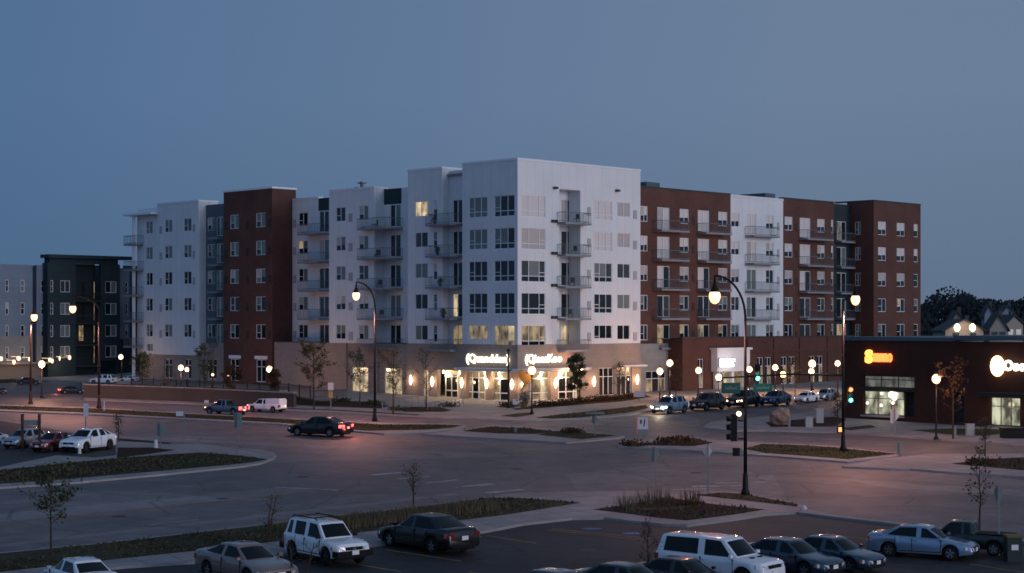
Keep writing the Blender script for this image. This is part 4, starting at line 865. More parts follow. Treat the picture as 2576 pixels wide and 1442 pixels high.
# ------------------------------------------------------------------ traffic signals and road signs
def pole_sign(name, label, u, vb, u0, u1, v0, v1, shape='rect', m='sign_back', twin=False, cat='road sign', vt=None, group=None, post_m='galv', yaw=0., strip=True, th_=.03):
    B = G(u, vb, KH); ppm = FPX/B.y; t = thing(name, label, cat, B, 0, group)
    X = lambda uu: (uu-u)/ppm
    Z = lambda vv: at_depth(u, vv, B.y).z-B.z
    mb = MB(); fy = -.13 if m != 'sign_white' or shape != 'rect' else .06; mb.box(-.04,.04,fy,fy+.06,-.1,Z(vt if vt else v0)); mb.build('post', post_m, t)
    c = (u0+u1)/2; hw, hh = (u1-u0)/2/ppm, (v1-v0)/2/ppm; zc = Z((v0+v1)/2); xc = X(c)
    def plate(x, w_, sh, nm='plate'):
        if sh == 'rect': P = [(-w_,-hh),(w_,-hh),(w_,hh),(-w_,hh)]
        elif sh == 'diamond': P = [(0,-hh),(w_,0),(0,hh),(-w_,0)]
        elif sh == 'octo': P = [(w_*a, hh*b) for a, b in ((-.42,-1),(.42,-1),(1,-.42),(1,.42),(.42,1),(-.42,1),(-1,.42),(-1,-.42))]
        elif sh == 'kite': P = [(-w_,-hh*.9),(-w_*.2,-hh),(w_,0),(w_*.2,hh),(-w_,hh*.85)]
        n = len(P); q = MB(); cy, sy = cos(yaw), sin(yaw)
        q.add([(x+a*cy, a*sy+.03-th_, zc+b) for a,b in P]+[(x+a*cy, a*sy+.03, zc+b) for a,b in P], [tuple(range(n)), tuple(range(2*n-1,n-1,-1))]+[(i,n+i,n+(i+1)%n,(i+1)%n) for i in range(n)])
        return q.build(nm, m, t)
    if twin: plate(xc-hw*.52, hw*.42, shape); plate(xc+hw*.52, hw*.42, shape)
    else: plate(xc, hw, shape)
    return t, (xc, hw, zc, hh)
PS_ = pole_sign
PS_('road_sign', 'tall narrow white sign standing by the left car park', 215,1106, 210,222, 1015,1049, m='sign_white')
PS_('road_sign', 'pair of upright white sign backs on one post in the left car park grass', 404,1131, 392,415, 1064,1097, twin=True, m='sign_back')
PS_('road_sign', 'small white rectangular sign on a thin post left of the moving pickup', 463,1122, 443,461, 1035,1047, m='sign_white')
PS_('road_sign', 'twin narrow sign backs on the tall post at the car park nose', 598,1150, 588,609, 1038,1076, twin=True)
t, q_ = PS_('road_sign', 'white sign over a yellow plaque near the tan wall', 832,1035, 825,839, 963,982, m='sign_white')
q = MB(); q.box(-.2,.2,-.02,.03,q_[2]-1.1,q_[2]-.48); q.build('lower_plate', 'sign_yellow', t)
PS_('road_sign', 'grey green stop sign back on the near corner by the footpath', 1648,1243, 1635,1660, 1124,1162, 'kite', 'sign_back')
PS_('road_sign', 'pale diamond sign back left of the foreground street lamp', 1780,1246, 1768,1792, 1116,1156, 'diamond', 'sign_white')
t, q_ = PS_('road_sign', 'square white lane sign with two black arrows on the right median', 1617,1127, 1604,1630, 1050,1080, m='sign_white')
def mark(pts, nm='arrow', m='frame_dark'):
    q = MB(); n = len(pts); xc, hw, zc, hh = q_
    q.add([(xc+a*hw, -.004, zc+b*hh) for a,b in pts], [tuple(range(n))]); q.add([(xc+a*hw, -.012, zc+b*hh) for a,b in pts], [tuple(range(n))]); q.build(nm, m, t)
mark([(-.55,.15),(-.42,-.15),(-.28,-.15),(-.15,.3),(-.2,.6),(-.5,.6)]); mark([(.1,-.6),(.28,-.6),(.45,.1),(.5,.65),(.25,.65),(.22,.1)])
q = MB(); xc, hw, zc, hh = q_; q.box(xc-hw, xc+hw, 0, .03, zc-hh*1.85, zc-hh*1.05); q.build('lower_plate', 'sign_back', t); q = MB(); q.box(xc-hw*1.22, xc-hw*1.02, 0, .03, zc-hh*1.85, zc+hh*1.05); q.build('orange_edge', 'sign_orange', t)
t, q_ = PS_('road_sign', 'thin sign post with crossed street name blades on the middle island', 1497,1100, 1489,1505, 1046,1066, 'kite', 'sign_back')
q = MB(); q.box(-.75,.75,.0,.03,q_[2]+.45,q_[2]+.62); q.box(-.03,.0,-.6,.7,q_[2]+.65,q_[2]+.82); q.build('street_name_blade', 'sign_back', t)
PS_('road_sign', 'white sign in front of the brick shop window', 2250,1100, 2240,2262, 1028,1066, 'kite', 'sign_white')
PS_('road_sign', 'pale blue grey sign back above the green bin at the right edge', 2511,1398, 2502,2521, 1221,1258, 'octo', 'sign_back')
PS_('road_sign', 'small white pylon sign by the brown wall near the white van', 520,1018, 514,525, 1007,1020, m='sign_white')
PS_('yard_sign', 'low white yard sign by the mulch at the end of the tan wall', 1607,1012, 1594,1622, 984,999, m='sign_white', cat='sign')
PS_('yard_sign', 'small white board leaning in the planting by the plaza lamp post', 1297,1030, 1290,1307, 1004,1018, m='sign_white', cat='sign')
# board between two wooden posts in the left lot
B = G(66,1140,KH); ppm = FPX/B.y; t = thing('notice_board', 'white notice board between two dark wooden posts by the silver parked car', 'sign', B)
Zb = lambda v: at_depth(66, v, B.y).z-B.z
for x in (-.28,.95): q = MB(); q.box(x-.09,x+.09,-.09,.09,-.1,Zb(1042)); q.build('post', 'bark', t)
q = MB(); q.box(-.18,.85,-.03,.03,Zb(1070),Zb(1057)); q.build('board', 'sign_back', t)
# traffic signal heads
def signal_head(parent, c, lit=None, face=-1, n=3, yawv=0., nm='signal_head'):
    q = MB(); R_ = Matrix.Rotation(yawv, 3, 'Z'); vs = []
    def bx(x0,x1,y0,y1,z0,z1,mi=0):
        k = MB(); k.box(x0,x1,y0,y1,z0,z1); q.add([R_@Vector(v)+Vector(c) for v in k.v], k.f, mi)
    bx(-.19,.19,-.12,.12,-.19-.40*(n-1)/2-.02,.19+.40*(n-1)/2+.02)
    for i in range(n):
        z = .40*(n-1)/2-.40*i
        k = MB(); k.tube([(0,face*.10,z),(0,face*.40,z-.02)], .17, 10, cap=False); q.add([R_@Vector(v)+Vector(c) for v in k.v], k.f, 0)
    o = q.build(nm, 'black_metal', parent)
    for i in range(n):
        z = .40*(n-1)/2-.40*i; k = MB(); k.tube([(0,face*.12,z),(0,face*.16,z)], .15, 12); l = MB(); l.add([R_@Vector(v)+Vector(c) for v in k.v], k.f)
        mm = {0:'signal_red',2:'signal_green'}.get(i,'signal_off') if lit == i else 'signal_off'
        l.build('lens', mm, o)
    return o
# foreground signal post (beside the tallest lamp)
B = G(1875,1250,KH); ppm = FPX/B.y; Zf = lambda v: at_depth(1875, v, B.y).z-B.z; X = lambda u: (u-1875)/ppm
t = thing('traffic_signal', 'black three lens traffic signal seen from the side on the foreground lamp post', 'traffic light', B)
q = MB(); q.box(X(1846)-.17, X(1846)+.17, -.16,.16, Zf(1110), Zf(1042))
for v in (1052,1074,1098): q.tube([(X(1846)-.1,-.02,Zf(v)),(X(1846)-.42,-.02,Zf(v)-.03)], .17, 10)
q.box(X(1856), X(1875)-.12, -.05,.05, Zf(1060), Zf(1056)); q.box(X(1856), X(1875)-.12, -.05,.05, Zf(1106), Zf(1102)); q.build('signal_head', 'black_metal', t)
q = MB(); q.tube([(X(1858),-.05,Zf(1041)),(X(1858),-.2,Zf(1041))], .13, 12); q.build('lens', 'head_warm', t)
t = thing('walk_signal', 'dark pedestrian signal box low on the foreground lamp post', 'traffic light', B)
q = MB(); q.box(X(1852)-.2, X(1852)+.2, -.15,.15, Zf(1147), Zf(1127)); q.box(X(1852)+.2,-.1,-.04,.04,Zf(1138),Zf(1136)); q.build('housing', 'black_metal', t)
q = MB(); q.box(X(1860), X(1865), -.18,-.151, Zf(1145), Zf(1129)); q.build('visor', 'sign_back', t)
# mast arm from the right-hand pole with street-name signs and heads
B = G(2121,1138,KH); ppm = FPX/B.y; Z2 = lambda v: at_depth(2121, v, B.y).z-B.z; X = lambda u: (u-2121)/ppm
t = thing('signal_mast_arm', 'long dark signal arm reaching left from the straight lamp post over the side street', 'traffic light', B)
q = MB(); q.tube([(-.12,0,Z2(944)),(X(2000),0,Z2(941)),(X(1815),0,Z2(951))], [.10,.08,.05], 8); q.build('arm', 'black_metal', t)
signal_head(t, (X(1905), -.1, Z2(938)), lit=2)
signal_head(t, (X(2137), -.25, Z2(992)), lit=2, nm='pole_signal_head')
q = MB(); q.tube([(X(2137),-.42,Z2(980)),(X(2137),-.5,Z2(980))], .16, 12); q.build('red_lens', 'signal_red', t)
bulb(t, (X(1905), -.7, Z2(948)), 25, (.3,1.,.8)); bulb(t, (X(2131), -.8, Z2(1000)), 18, (.3,1.,.8))
q = MB(); q.box(X(2112)-.2, X(2112)+.2, -.2, .0, Z2(1090), Z2(1072)); o = q.build('walk_signal', 'black_metal', t); q = MB(); q.box(X(2112)-.11, X(2112)+.11, -.23, -.201, Z2(1086), Z2(1075)); q.build('lens', 'signal_red', o)
for u0, u1, v0, v1, lab in ((1815,1862,963,990,'dark green street name sign hanging left under the signal arm'),(1895,1942,965,986,'green street name sign hanging beside the green light under the signal arm')):
    s = thing('street_name_sign', lab, 'sign', B+Vector((X((u0+u1)/2),0,Z2(v1))))
    q = MB(); w_ = (u1-u0)/2/ppm; h = (v1-v0)/ppm; q.box(-w_,w_,-.03,.03,0,h); q.build('panel', 'sign_green', s)
    q = MB(); q.box(-w_*.9,-w_*.85,-.02,.02,h,h+.4); q.box(w_*.85,w_*.9,-.02,.02,h,h+.4); q.build('hanger', 'black_metal', s)
    q = MB(); r = random.Random(u0); x = -w_*.62
    while x < w_*.6:
        l = r.uniform(.10,.2)*w_; q.box(x, x+l*.8, -.045, -.032, h*.36, h*(.36+r.choice((.22,.22,.34)))); x += l
    q.build('lettering', 'sign_back', s)
# ------------------------------------------------------------------ bollards, cabinets, racks, walls, fence
def bollard(label, u, vb, vt, r=.11, m='sign_back', cat='bollard', group='bollards and marker posts'):
    B = G(u, vb, KH); h = at_depth(u, vt, B.y).z-B.z; q = MB(); q.lathe((0,0,0), [(r*1.2,-.05),(r*1.2,.04),(r,.08),(r,h-.1),(r*.7,h)], 12)
    o = q.build('bollard', m); o.location = B; tag(o, label, cat, group)
bollard('stout white bollard in the left car park grass under the twin signs', 392,1131, 1106, .15, 'sign_white'); bollard('bright white post beside the white parked car', 200,1146, 1125, .12, 'sign_white'); bollard('white flagged marker on the median by the brown lamp post', 262,1037, 1010, .07, 'sign_white')
bollard('short pale post on the planted middle island', 1297,1092, 1078, .1); bollard('pale post on the right median tip', 2262,1149, 1111, .12); bollard('pale post by the tan boulder', 1985,1078, 1050, .1); bollard('kerb end post at the tip of the near corner lawn', 2022,1287, 1272, .16, 'sign_white')
bollard('pale post beside the shop pavement right of the globe lamp', 2402,1102, 1072, .12); bollard('slim post under the plaza edge left of the paving', 962,1032, 1008, .06); bollard('pale marker post right of the corner block mulch', 1675,1046, 1030, .08)
for u, v, vt, lab in ((2035,1078,1050,'grey utility box on the shop corner'), (2062,1068,1030,'taller pale utility post box on the shop corner'), (2440,1100,1068,'pale concrete planter box before the shop door')):
    B = G(u,v,KH); h = at_depth(u,vt,B.y).z-B.z; q = MB(); q.box(-.3,.3,-.25,.25,-.05,h); q.box(-.34,.34,-.29,.29,h,h+.06); o = q.build('utility_box', 'utility'); o.location = B; tag(o, lab, 'utility box')
B = G(2548,1106,KH); q = MB(); q.box(-.9,.9,-.5,.5,-.05,.7); q.box(-.95,.95,-.55,.55,.7,.8); o = q.build('planter_box', 'black_metal'); o.location = B; tag(o, 'black box planter by the shop wall at the right edge', 'planter')
r = random.Random(3); q = MB()      # tan boulder
bm = bmesh.new(); bmesh.ops.create_icosphere(bm, subdivisions=3, radius=1)
for v in bm.verts: n_ = pnoise(v.co*1.7)*.35+pnoise(v.co*5)*.1; v.co = Vector((v.co.x*.95, v.co.y*.55, v.co.z*.85))*(1+n_)
q.add([v.co+Vector((0,0,.6)) for v in bm.verts], [[v.index for v in f.verts] for f in bm.faces]); bm.free()
o = q.build('boulder', 'stone'); o.location = G(1966,1072,KH); tag(o, 'tan landscape boulder of warm stone on the shop corner', 'boulder')
def rack(label, u0, v0, u1, v1, n, h=.9, m='galv'):
    A, B = G(u0,v0,KH), G(u1,v1,KH); t = B-A; q = MB()
    for k in range(n+1):
        p = A+t*(k/n); q.tube([p-A+Vector((0,0,-.02)), p-A+Vector((0,0,h))], .03, 6)
    q.tube([Vector((0,0,h)), t+Vector((0,0,h))], .03, 6); q.tube([Vector((0,0,h*.5)), t+Vector((0,0,h*.5))], .02, 6)
    o = q.build('guard_rail', m); o.location = A; tag(o, label, 'railing')
rack('low grey pipe railing along the ramp by the lit windows', 972,1027, 1068,1022, 6); rack('low grey pipe railing along the plaza edge', 1075,1036, 1165,1020, 9, .7)
rack('black picket railing beside the tan wall', 790,1016, 870,1012, 16, 1.2, 'fence_dark')
def long_wall(name, label, cat, pts, h, th, m, cap=None):
    t = thing(name, label, cat, G(*pts[0], KH)); q, c = MB(), MB()
    for a, b in zip(pts, pts[1:]):
        A, B = G(*a, KH)-t.location, G(*b, KH)-t.location; d = (B-A).normalized(); n_ = Vector((-d.y,d.x,0))*th/2
        for mb, z0, z1, e in ((q,-.2,h,1.),(c,h,h+.12,1.25)):
            P = [A-n_*e, B-n_*e, B+n_*e, A+n_*e]; mb.add([p+ZUP*z0 for p in P]+[p+ZUP*z1 for p in P], [(0,3,2,1),(4,5,6,7),(0,1,5,4),(1,2,6,5),(2,3,7,6),(3,0,4,7)])
    q.build('wall', m, t); c.build('wall_cap', cap or m, t); return t
long_wall('retaining_wall', 'long low tan stone retaining wall below the white end block and brick tower', 'wall', [(213,1003),(353,1008.5),(489,1014),(600,1020),(742,1028)], 1.35, .4, 'stone_wall', 'concrete')
def fence(label, a, b, h, n, m='fence_dark'):
    A, B = G(*a,KH), G(*b,KH); t = thing('fence', label, 'fence', A); d = B-A; q = MB()
    for k in range(n+1):
        p = d*(k/n); q.box(p.x-.02,p.x+.02,p.y-.02,p.y+.02,p.z-.1,p.z+h)
    for z in (.15, h-.1): q.tube([Vector((0,0,z)), d+Vector((0,0,z))], .03, 5)
    q.build('pickets', m, t); q = MB()
    for k in range(0, n+1, 12): p = d*(k/n); q.box(p.x-.05,p.x+.05,p.y-.05,p.y+.05,p.z-.1,p.z+h+.1)
    q.build('posts' if 0 else 'post', m, t)
fence('dark picket fence on top of the bank behind the tan retaining wall', (330,985), (700,1001), 1.4, 150); fence('dark picket fence at the corner of the tan wall', (700,1001), (790,1012), 1.5, 40)
# ------------------------------------------------------------------ trees
def tree(label, u, vb, vt, cw, leaf='leaf_olive', bark='bark', dens=.3, seed=1, trunk=.28, lw=.16, name='tree', group='young street trees', cat='tree', lean=0., spread=1., droop=0., stems=1):
    B = G(u, vb, KH); Ht = at_depth(u, vt, B.y).z-B.z; rad = cw/2*B.y/FPX; r = random.Random(seed)
    t = thing(name, label, cat, B, 0, group); tk, cr = MB(), MB(); tips = []
    z0 = Ht*trunk; r0 = max(.045, Ht*.011)
    def limb(p, d, L, rr, lev):
        pts = [p]; q = p.copy(); dd = d.copy()
        for k in range(4):
            dd = (dd+Vector((r.gauss(0,.13),r.gauss(0,.13),r.gauss(.06,.1)-droop))).normalized(); q = q+dd*L/4; pts.append(q.copy())
            if lev >= 1: tips.append((q.copy(), lev))
        (tk if lev < 1 else cr).tube(pts, [rr*(1-.18*k) for k in range(5)], 5 if lev else 6, 0, cap=False)
        if lev < 3:
            for k in range(r.choice((2,3,3))):
                s = pts[r.choice((1,2,3,4))]; a = r.uniform(0,2*pi); nd = (dd*.75+Vector((cos(a),sin(a),r.uniform(-.1,.5)))*.75*spread).normalized()
                limb(s, nd, L*r.uniform(.45,.7), rr*.45, lev+1)
    for st in range(stems):
        dx = Vector((r.gauss(0,.15*(stems>1)), r.gauss(0,.15*(stems>1)), 0)); top = Vector((lean,0,Ht*.93)); pts = []
        for k in range(8):
            f = k/7.; pts.append(dx*(1+2*f)+Vector((lean*f+r.gauss(0,.02*Ht*f*.5), r.gauss(0,.02*Ht*f*.5), -.1+(Ht*.93+.1)*f)))
        tk.tube(pts, [r0*(1.25-1.05*k/7) for k in range(8)], 7, 0, cap=False)
        nb = max(6, int(13/stems))
        for k in range(nb):
            f = trunk+(.97-trunk)*(k+r.random()*.6)/nb; i = min(6, int(f*7)); g = f*7-i; p = pts[i].lerp(pts[i+1], g); a = k*2.4+r.uniform(-.4,.4)
            env = sin(pi*min(1,(f-trunk)/(1-trunk)*.8+.18))**.7
            limb(p, Vector((cos(a),sin(a),r.uniform(.4,1.0))).normalized(), rad*1.0*env*r.uniform(.75,1.15), r0*.42, 0 if k % 2 else 1)
    tk.build('trunk', bark, t)
    nl = int(len(tips)*2.2*dens)
    for k in range(nl):
        c, lev = r.choice(tips); c = c+Vector((r.gauss(0,.13),r.gauss(0,.13),r.gauss(0,.11)))
        a = Vector((r.gauss(0,1),r.gauss(0,1),r.gauss(0,1))).normalized()*lw*r.uniform(.6,1.2); b = a.cross(Vector((r.gauss(0,1),r.gauss(0,1),r.gauss(0,1)))).normalized()*lw*.55
        cr.add([c-a,c-b,c+a,c+b], [(0,1,2,3)], 1)
    cr.build('crown', [bark,leaf], t)
    return t
tree('olive leafed tree with a round crown before the blank tan wall', 790,1034, 862, 92, dens=.55, seed=2, trunk=.33, lw=.12)
tree('sparse tree in front of the left lit ground floor window', 905,1028, 884, 84, 'leaf_dark', dens=.3, lw=.11, seed=3, trunk=.3); tree('sparse tree in front of the right lit ground floor window', 989,1046, 872, 84, 'leaf_dark', seed=4, lw=.11, dens=.22)
tree('thin bare tree beside the vestibule lamps', 1072,1036, 868, 84, 'twig', seed=5, dens=.12, lw=.08); tree('dense dark evergreen tree beside a globe lamp right of the plaza', 1453,1016, 893, 54, 'leaf_dark', seed=6, dens=1.1, trunk=.2, lw=.15)
tree('small olive tree between the white end block and the tan link', 515,1000, 868, 60, seed=7, dens=.4, lw=.11, group='young street trees'); tree('bare pale trunked tree lit pink by a lamp before the white end block', 424,1006, 915, 30, 'twig', 'bark_pale', .15, 8, lw=.08); tree('bare pale tree lit pink before the brick tower', 581,1012, 918, 42, 'leaf_rust', 'bark_pale', .4, 9)
tree('rusty leafed tree under the globe lamp by the brick tower', 690,1005, 926, 34, 'leaf_rust', dens=.5, seed=10, lw=.12); tree('shrubby dark tree at the left corner of the white end block', 358,985, 888, 52, 'leaf_dark', seed=11, dens=.5, lw=.11)
tree('small leafy tree in the left foreground beside the lawn', 128,1402, 1160, 110, 'leaf_dark', seed=12, dens=.32, trunk=.36, lw=.10, group='foreground saplings'); tree('bare sapling standing in the verge grass beyond the black sedan', 1040,1288, 1165, 62, 'twig', seed=13, dens=.1, lw=.05, trunk=.35, group='foreground saplings')
tree('bare twiggy sapling behind the white boxy car', 662,1372, 1240, 44, 'twig', seed=14, dens=.05, lw=.05, trunk=.1, group='foreground saplings', stems=2); tree('thin tree with few leaves at the right edge behind the pickup', 2464,1345, 1118, 80, 'leaf_dark', seed=15, dens=.10, trunk=.3, lw=.09, group='foreground saplings')
tree('bare sapling rising in front of the silver gold sedan', 745,1478, 1352, 60, 'twig', seed=16, dens=.03, lw=.04, trunk=.2, group='foreground saplings', stems=2); tree('dark bare sapling in front of the large white car', 1630,1475, 1300, 52, 'twig', seed=17, dens=.1, lw=.05, trunk=.3, group='foreground saplings')
tree('rust brown tree against the brick shop wall', 2398,1108, 905, 88, 'leaf_rust', seed=18, dens=.10, trunk=.35); tree('tiny bare tree on the shop corner lawn', 2107,1082, 985, 36, 'twig', seed=19, dens=.2, lw=.08); tree('thin bare tree right of the grassy shop corner', 2478,1152, 1045, 40, 'twig', seed=20, dens=.2, lw=.06)
tree('bare tree beside the entrance of the grey link', 1700,1008, 900, 44, 'twig', seed=21, dens=.2, lw=.08); tree('bare tree before the podium between two globe lamps', 2000,1000, 900, 44, 'twig', seed=22, dens=.3, lw=.08); tree('bare tree at the right end of the corner block mulch', 1560,1012, 905, 40, 'twig', seed=23, dens=.25, lw=.08)
tree('narrow bare tree by the pale road sign on the left median', 298,1116, 1040, 24, 'twig', seed=24, dens=.15, lw=.06, group='foreground saplings')
# clumps of dry grass and low shrubs
def clump(label, us, vs, n, h, m='straw', w_=.05, name='ornamental_grass', group='clumps of dry grass', seed=0, spread=.8, leafy=False):
    r = random.Random(seed); pts = [G(u+r.gauss(0,2), v, KH) for u, v in zip(us, vs)]; o0 = pts[0]; q = MB()
    for p in pts:
        for k in range(n):
            a = r.uniform(0,2*pi); rr = spread*sqrt(r.random()); b = p-o0+Vector((cos(a)*rr, sin(a)*rr, -.02)); hh = h*r.uniform(.5,1.15)
            if leafy:
                c = b+Vector((0,0,hh*r.random())); x = Vector((r.gauss(0,1),r.gauss(0,1),r.gauss(0,1))).normalized()*.12; y_ = x.cross(Vector((r.gauss(0,1),r.gauss(0,1),r.gauss(0,1)))).normalized()*.08
                q.add([c-x,c-y_,c+x,c+y_], [(0,1,2,3)])
            else:
                d = Vector((cos(a)*hh*.35*r.random()+.1*hh*r.gauss(0,1), sin(a)*hh*.3, hh)); s = Vector((-sin(a), cos(a), 0))*w_/2
                q.add([b-s,b+s,b+d*.6+s*.7,b+d,b+d*.6-s*.7], [(0,1,2,3,4)])
    o = q.build(name, m); o.location = o0
    tag(o, label, 'shrub', group) if group else tag(o, label, 'shrub'); return o
o = clump(None, [720+i*16 for i in range(33)], [1346-i*1.95 for i in range(33)], 130, .55, 'straw', .035, 'tall_grass', None, 5, 1.4); del o['category']; o['kind'] = 'stuff'
for i, (u, v, lab) in enumerate(((1570,1286,'tall dry grass clump at the left point of the near planting bed'),(1625,1273,'tall dry grass clump in the upper middle of the near planting bed'),(1660,1270,'dry grass clump just left of the stop sign post'),(1735,1276,'rusty grass clump at the crown of the near planting bed'))): clump(lab, [u],[v], 90, .95, 'straw' if i != 3 else 'leaf_rust', .03, seed=i+20, spread=.7)
for i, (u, v, lab) in enumerate(((1440,1093,'round shrub at the right end of the middle island'),(1715,1114,'rust brown shrub cluster on the right median'),(1680,1117,'smaller brown shrub left on the right median'),(2465,1172,'brown shrub at the right edge island'),(1592,1126,'low brown shrub under the arrow sign'),(940,1020,'dark hedge clump below the lit windows'),(860,1014,'dark shrub behind the yellow plaque sign'),(1283,1024,'rounded shrub at the black plaza post'),(1130,1026,'brown bush by the vestibule door'),(1000,1036,'low shrub on the plaza bed'))):
    clump(lab, [u,u+8,u-8],[v,v+.4,v-.4], 70, .42, 'leaf_rust' if i < 5 else 'leaf_dark', .05, 'shrub', 'low shrubs', i+40, .8, True)
clump('long reddish planting along the base of the corner block right side', [1360+i*16 for i in range(16)], [1026-i*1.6 for i in range(16)], 130, .55, 'leaf_rust', .05, 'hedge', None, 77, .9, True)
clump('long dark hedge on the bank behind the tan retaining wall', [340+i*15 for i in range(26)], [990+i*.8 for i in range(26)], 150, .9, 'leaf_dark', .05, 'hedge', None, 78, 1., True)
# plaza black post near the corner
B = G(1279,1030,KH); q = MB(); h = at_depth(1279,878,B.y).z-B.z; q.lathe((0,0,0), [(.16,-.05),(.16,.1),(.10,.5),(.08,h-.3),(.2,h-.1),(.05,h)], 10); q.tube([(0,0,h*.62),(.35,0,h*.66)], .05, 6); o = q.build('banner_post', 'black_metal'); o.location = B; tag(o, 'bare black banner post standing in the plaza between the two lit signs', 'post')
# ------------------------------------------------------------------ far wood and houses on the right
q = MB(); r = random.Random(31)
for k in range(46):
    u = r.uniform(2270,2800); y = r.uniform(520,600); g = gz(y); hz = {0:735}.get(0)
    vt = 758-34*max(0, sin((u-2330)/40.))*r.uniform(.5,1)-r.uniform(0,8)+(12 if u < 2350 else 0); x = (u-U0)/FPX*y; zt = H0-(vt-VH)*y/FPX; R_ = r.uniform(4,7.5); zc = zt-R_
    q.tube([(x,y,g-1),(x+r.gauss(0,.4),y,zc)], [.5,.25], 5)
    for j in range(420):
        d = Vector((r.gauss(0,1),r.gauss(0,1),r.gauss(0,1))).normalized()*R_*(r.random()**.4); c = Vector((x+d.x, y+d.y*.7, zc+d.z*(1 if d.z > 0 else 2.0)))
        if c.z < g: c.z = g+r.random()*3
        a = Vector((r.gauss(0,1),r.gauss(0,.4),r.gauss(0,1))).normalized()*r.uniform(.35,.8); b = a.cross(Vector((0,1,0))).normalized()*r.uniform(.2,.5); q.add([c-a,c-b,c+a,c+b], [(0,1,2,3)])
tag(q.build('far_wood', 'wood_hazed'), 'dark wood on the skyline behind the houses', None, kind='stuff')
def house(label, u, vt, ve, wpx, y, yaw, wm='house_wall', lamps=()):
    x = (u-U0)/FPX*y; g = gz(y); zt = H0-(vt-VH)*y/FPX; ze = H0-(ve-VH)*y/FPX; w2 = wpx/2*y/FPX; t = thing('house', label, 'house', (x,y,g), yaw, 'houses below the wood'); D = w2*1.3
    q = MB(); q.box(-w2,w2,0,2*D,-1,ze-g); q.add([(-w2,0,ze-g),(w2,0,ze-g),(0,0,zt-g)], [(0,1,2)]); q.add([(-w2,2*D,ze-g),(w2,2*D,ze-g),(0,2*D,zt-g)], [(2,1,0)]); q.build('wall', wm, t)
    q = MB(); e = .5; th = .25; zz = zt-g; z1 = ze-g; sl_ = (zz-z1)/w2
    for sx in (-1,1):
        P = [(0,-e,zz+.05),(sx*(w2+e),-e,z1-e*sl_+.05),(sx*(w2+e),2*D+e,z1-e*sl_+.05),(0,2*D+e,zz+.05)]; q.add(P+[(a,b,c+th) for a,b,c in P], [(0,1,2,3),(7,6,5,4),(0,4,5,1),(1,5,6,2),(2,6,7,3),(3,7,4,0)])
    q.box(w2*.4,w2*.4+.7,D,D+.7,zz-1.5,zz+1.0); q.build('roof', 'roof_shingle', t)
    for sx in (-.45,.45):
        q = MB(); q.box(sx*w2-.6,sx*w2+.6,-.08,.02,(z1)*.45,(z1)*.45+1.4); q.build('window', 'glass_room', t)
    for uu, vv in lamps:
        X_ = (uu-u)*y/FPX; Z_ = H0-(vv-VH)*y/FPX-g; q = MB(); q.lathe((X_,-.5,Z_), [(.2,-.8),(.55,-.45),(.62,0),(.5,.45),(.2,.75)], 10); q.tube([(X_,-.4,Z_),(X_,.02,Z_)], .08, 5); q.build('porch_lamp', 'globe_white', t); bulb(t, (X_,-1.6,Z_), 70, (1.,.7,.45))
house('pale gabled house above the two bright porch lamps', 2408,785, 812, 34, 352, 0); house('long low grey house wing behind the bright porch lamps', 2426,806, 832, 96, 336, 0, 'house_wall', ((2406,824),(2445,824)))
house('pinkish gabled house right of the two porch lamps', 2512,793, 826, 44, 345, 0); house('bluish house with small dormers higher up the hill', 2535,770, 795, 40, 430, 0, 'house_blue'); house('small bluish gabled house left of the dormered one', 2488,768, 790, 22, 430, 0, 'house_blue'); house('dim house near the right edge below the wood', 2552,795, 815, 50, 360, .3)

def balcony_plant(pl, u, i, label, h=.95, d=.9, sd=0):
    s_ = F.s(pl,u); p = F.P(pl, s_, d, HEAD[i]-2.62); t = thing('potted_plant', label, 'plant', p, 0, 'plants on the balconies')
    q = MB(); q.lathe((0,0,0), [(.13,0),(.19,.32),(.2,.34)], 10); q.build('pot', 'frame_dark', t)
    q = MB(); r = random.Random(sd)
    for k in range(90):
        c = Vector((r.gauss(0,.17), r.gauss(0,.17), .3+r.random()*h)); a = Vector((r.gauss(0,1),r.gauss(0,1),r.gauss(0,1))).normalized()*.11; b = a.cross(Vector((r.gauss(0,1),r.gauss(0,1),r.gauss(0,1)))).normalized()*.07
        q.add([c-a,c-b,c+a,c+b], [(0,1,2,3)])
    q.build('foliage', 'leaf_dark', t)
for i, nm in enumerate(('top','second from top','third from top','fourth from top')):
    balcony_plant(XR, 1113+i*7, i, 'dark potted plant on the %s balcony left of the corner block' % nm, .7, 1.1, i)
def balcony_chair(pl, u, i, label, d=.7):
    p = F.P(pl, F.s(pl,u), d, HEAD[i]-2.62); t = thing('patio_chair', label, 'chair', p, AZ+.3*i, 'chairs on the balconies')
    q = MB(); q.box(-.25,.25,-.25,.25,.40,.45); q.build('seat', 'frame_dark', t); q = MB(); q.box(.21,.26,-.25,.25,.45,.95); q.build('backrest', 'frame_dark', t)
    for a in (-.22,.22):
        for b in (-.22,.22): q = MB(); q.box(a-.02,a+.02,b-.02,b+.02,0,.40); q.build('leg', 'frame_dark', t)
for i, nm in enumerate(('top','second from top','third from top','fourth from top')):
    balcony_chair(RP, 1440-i*5, i, 'dark chair on the %s niche balcony of the corner block' % nm, .55)
    balcony_chair(X1, 965+i*6, i, 'dark chair on the %s balcony by the dark blue panel' % nm, 1.3)
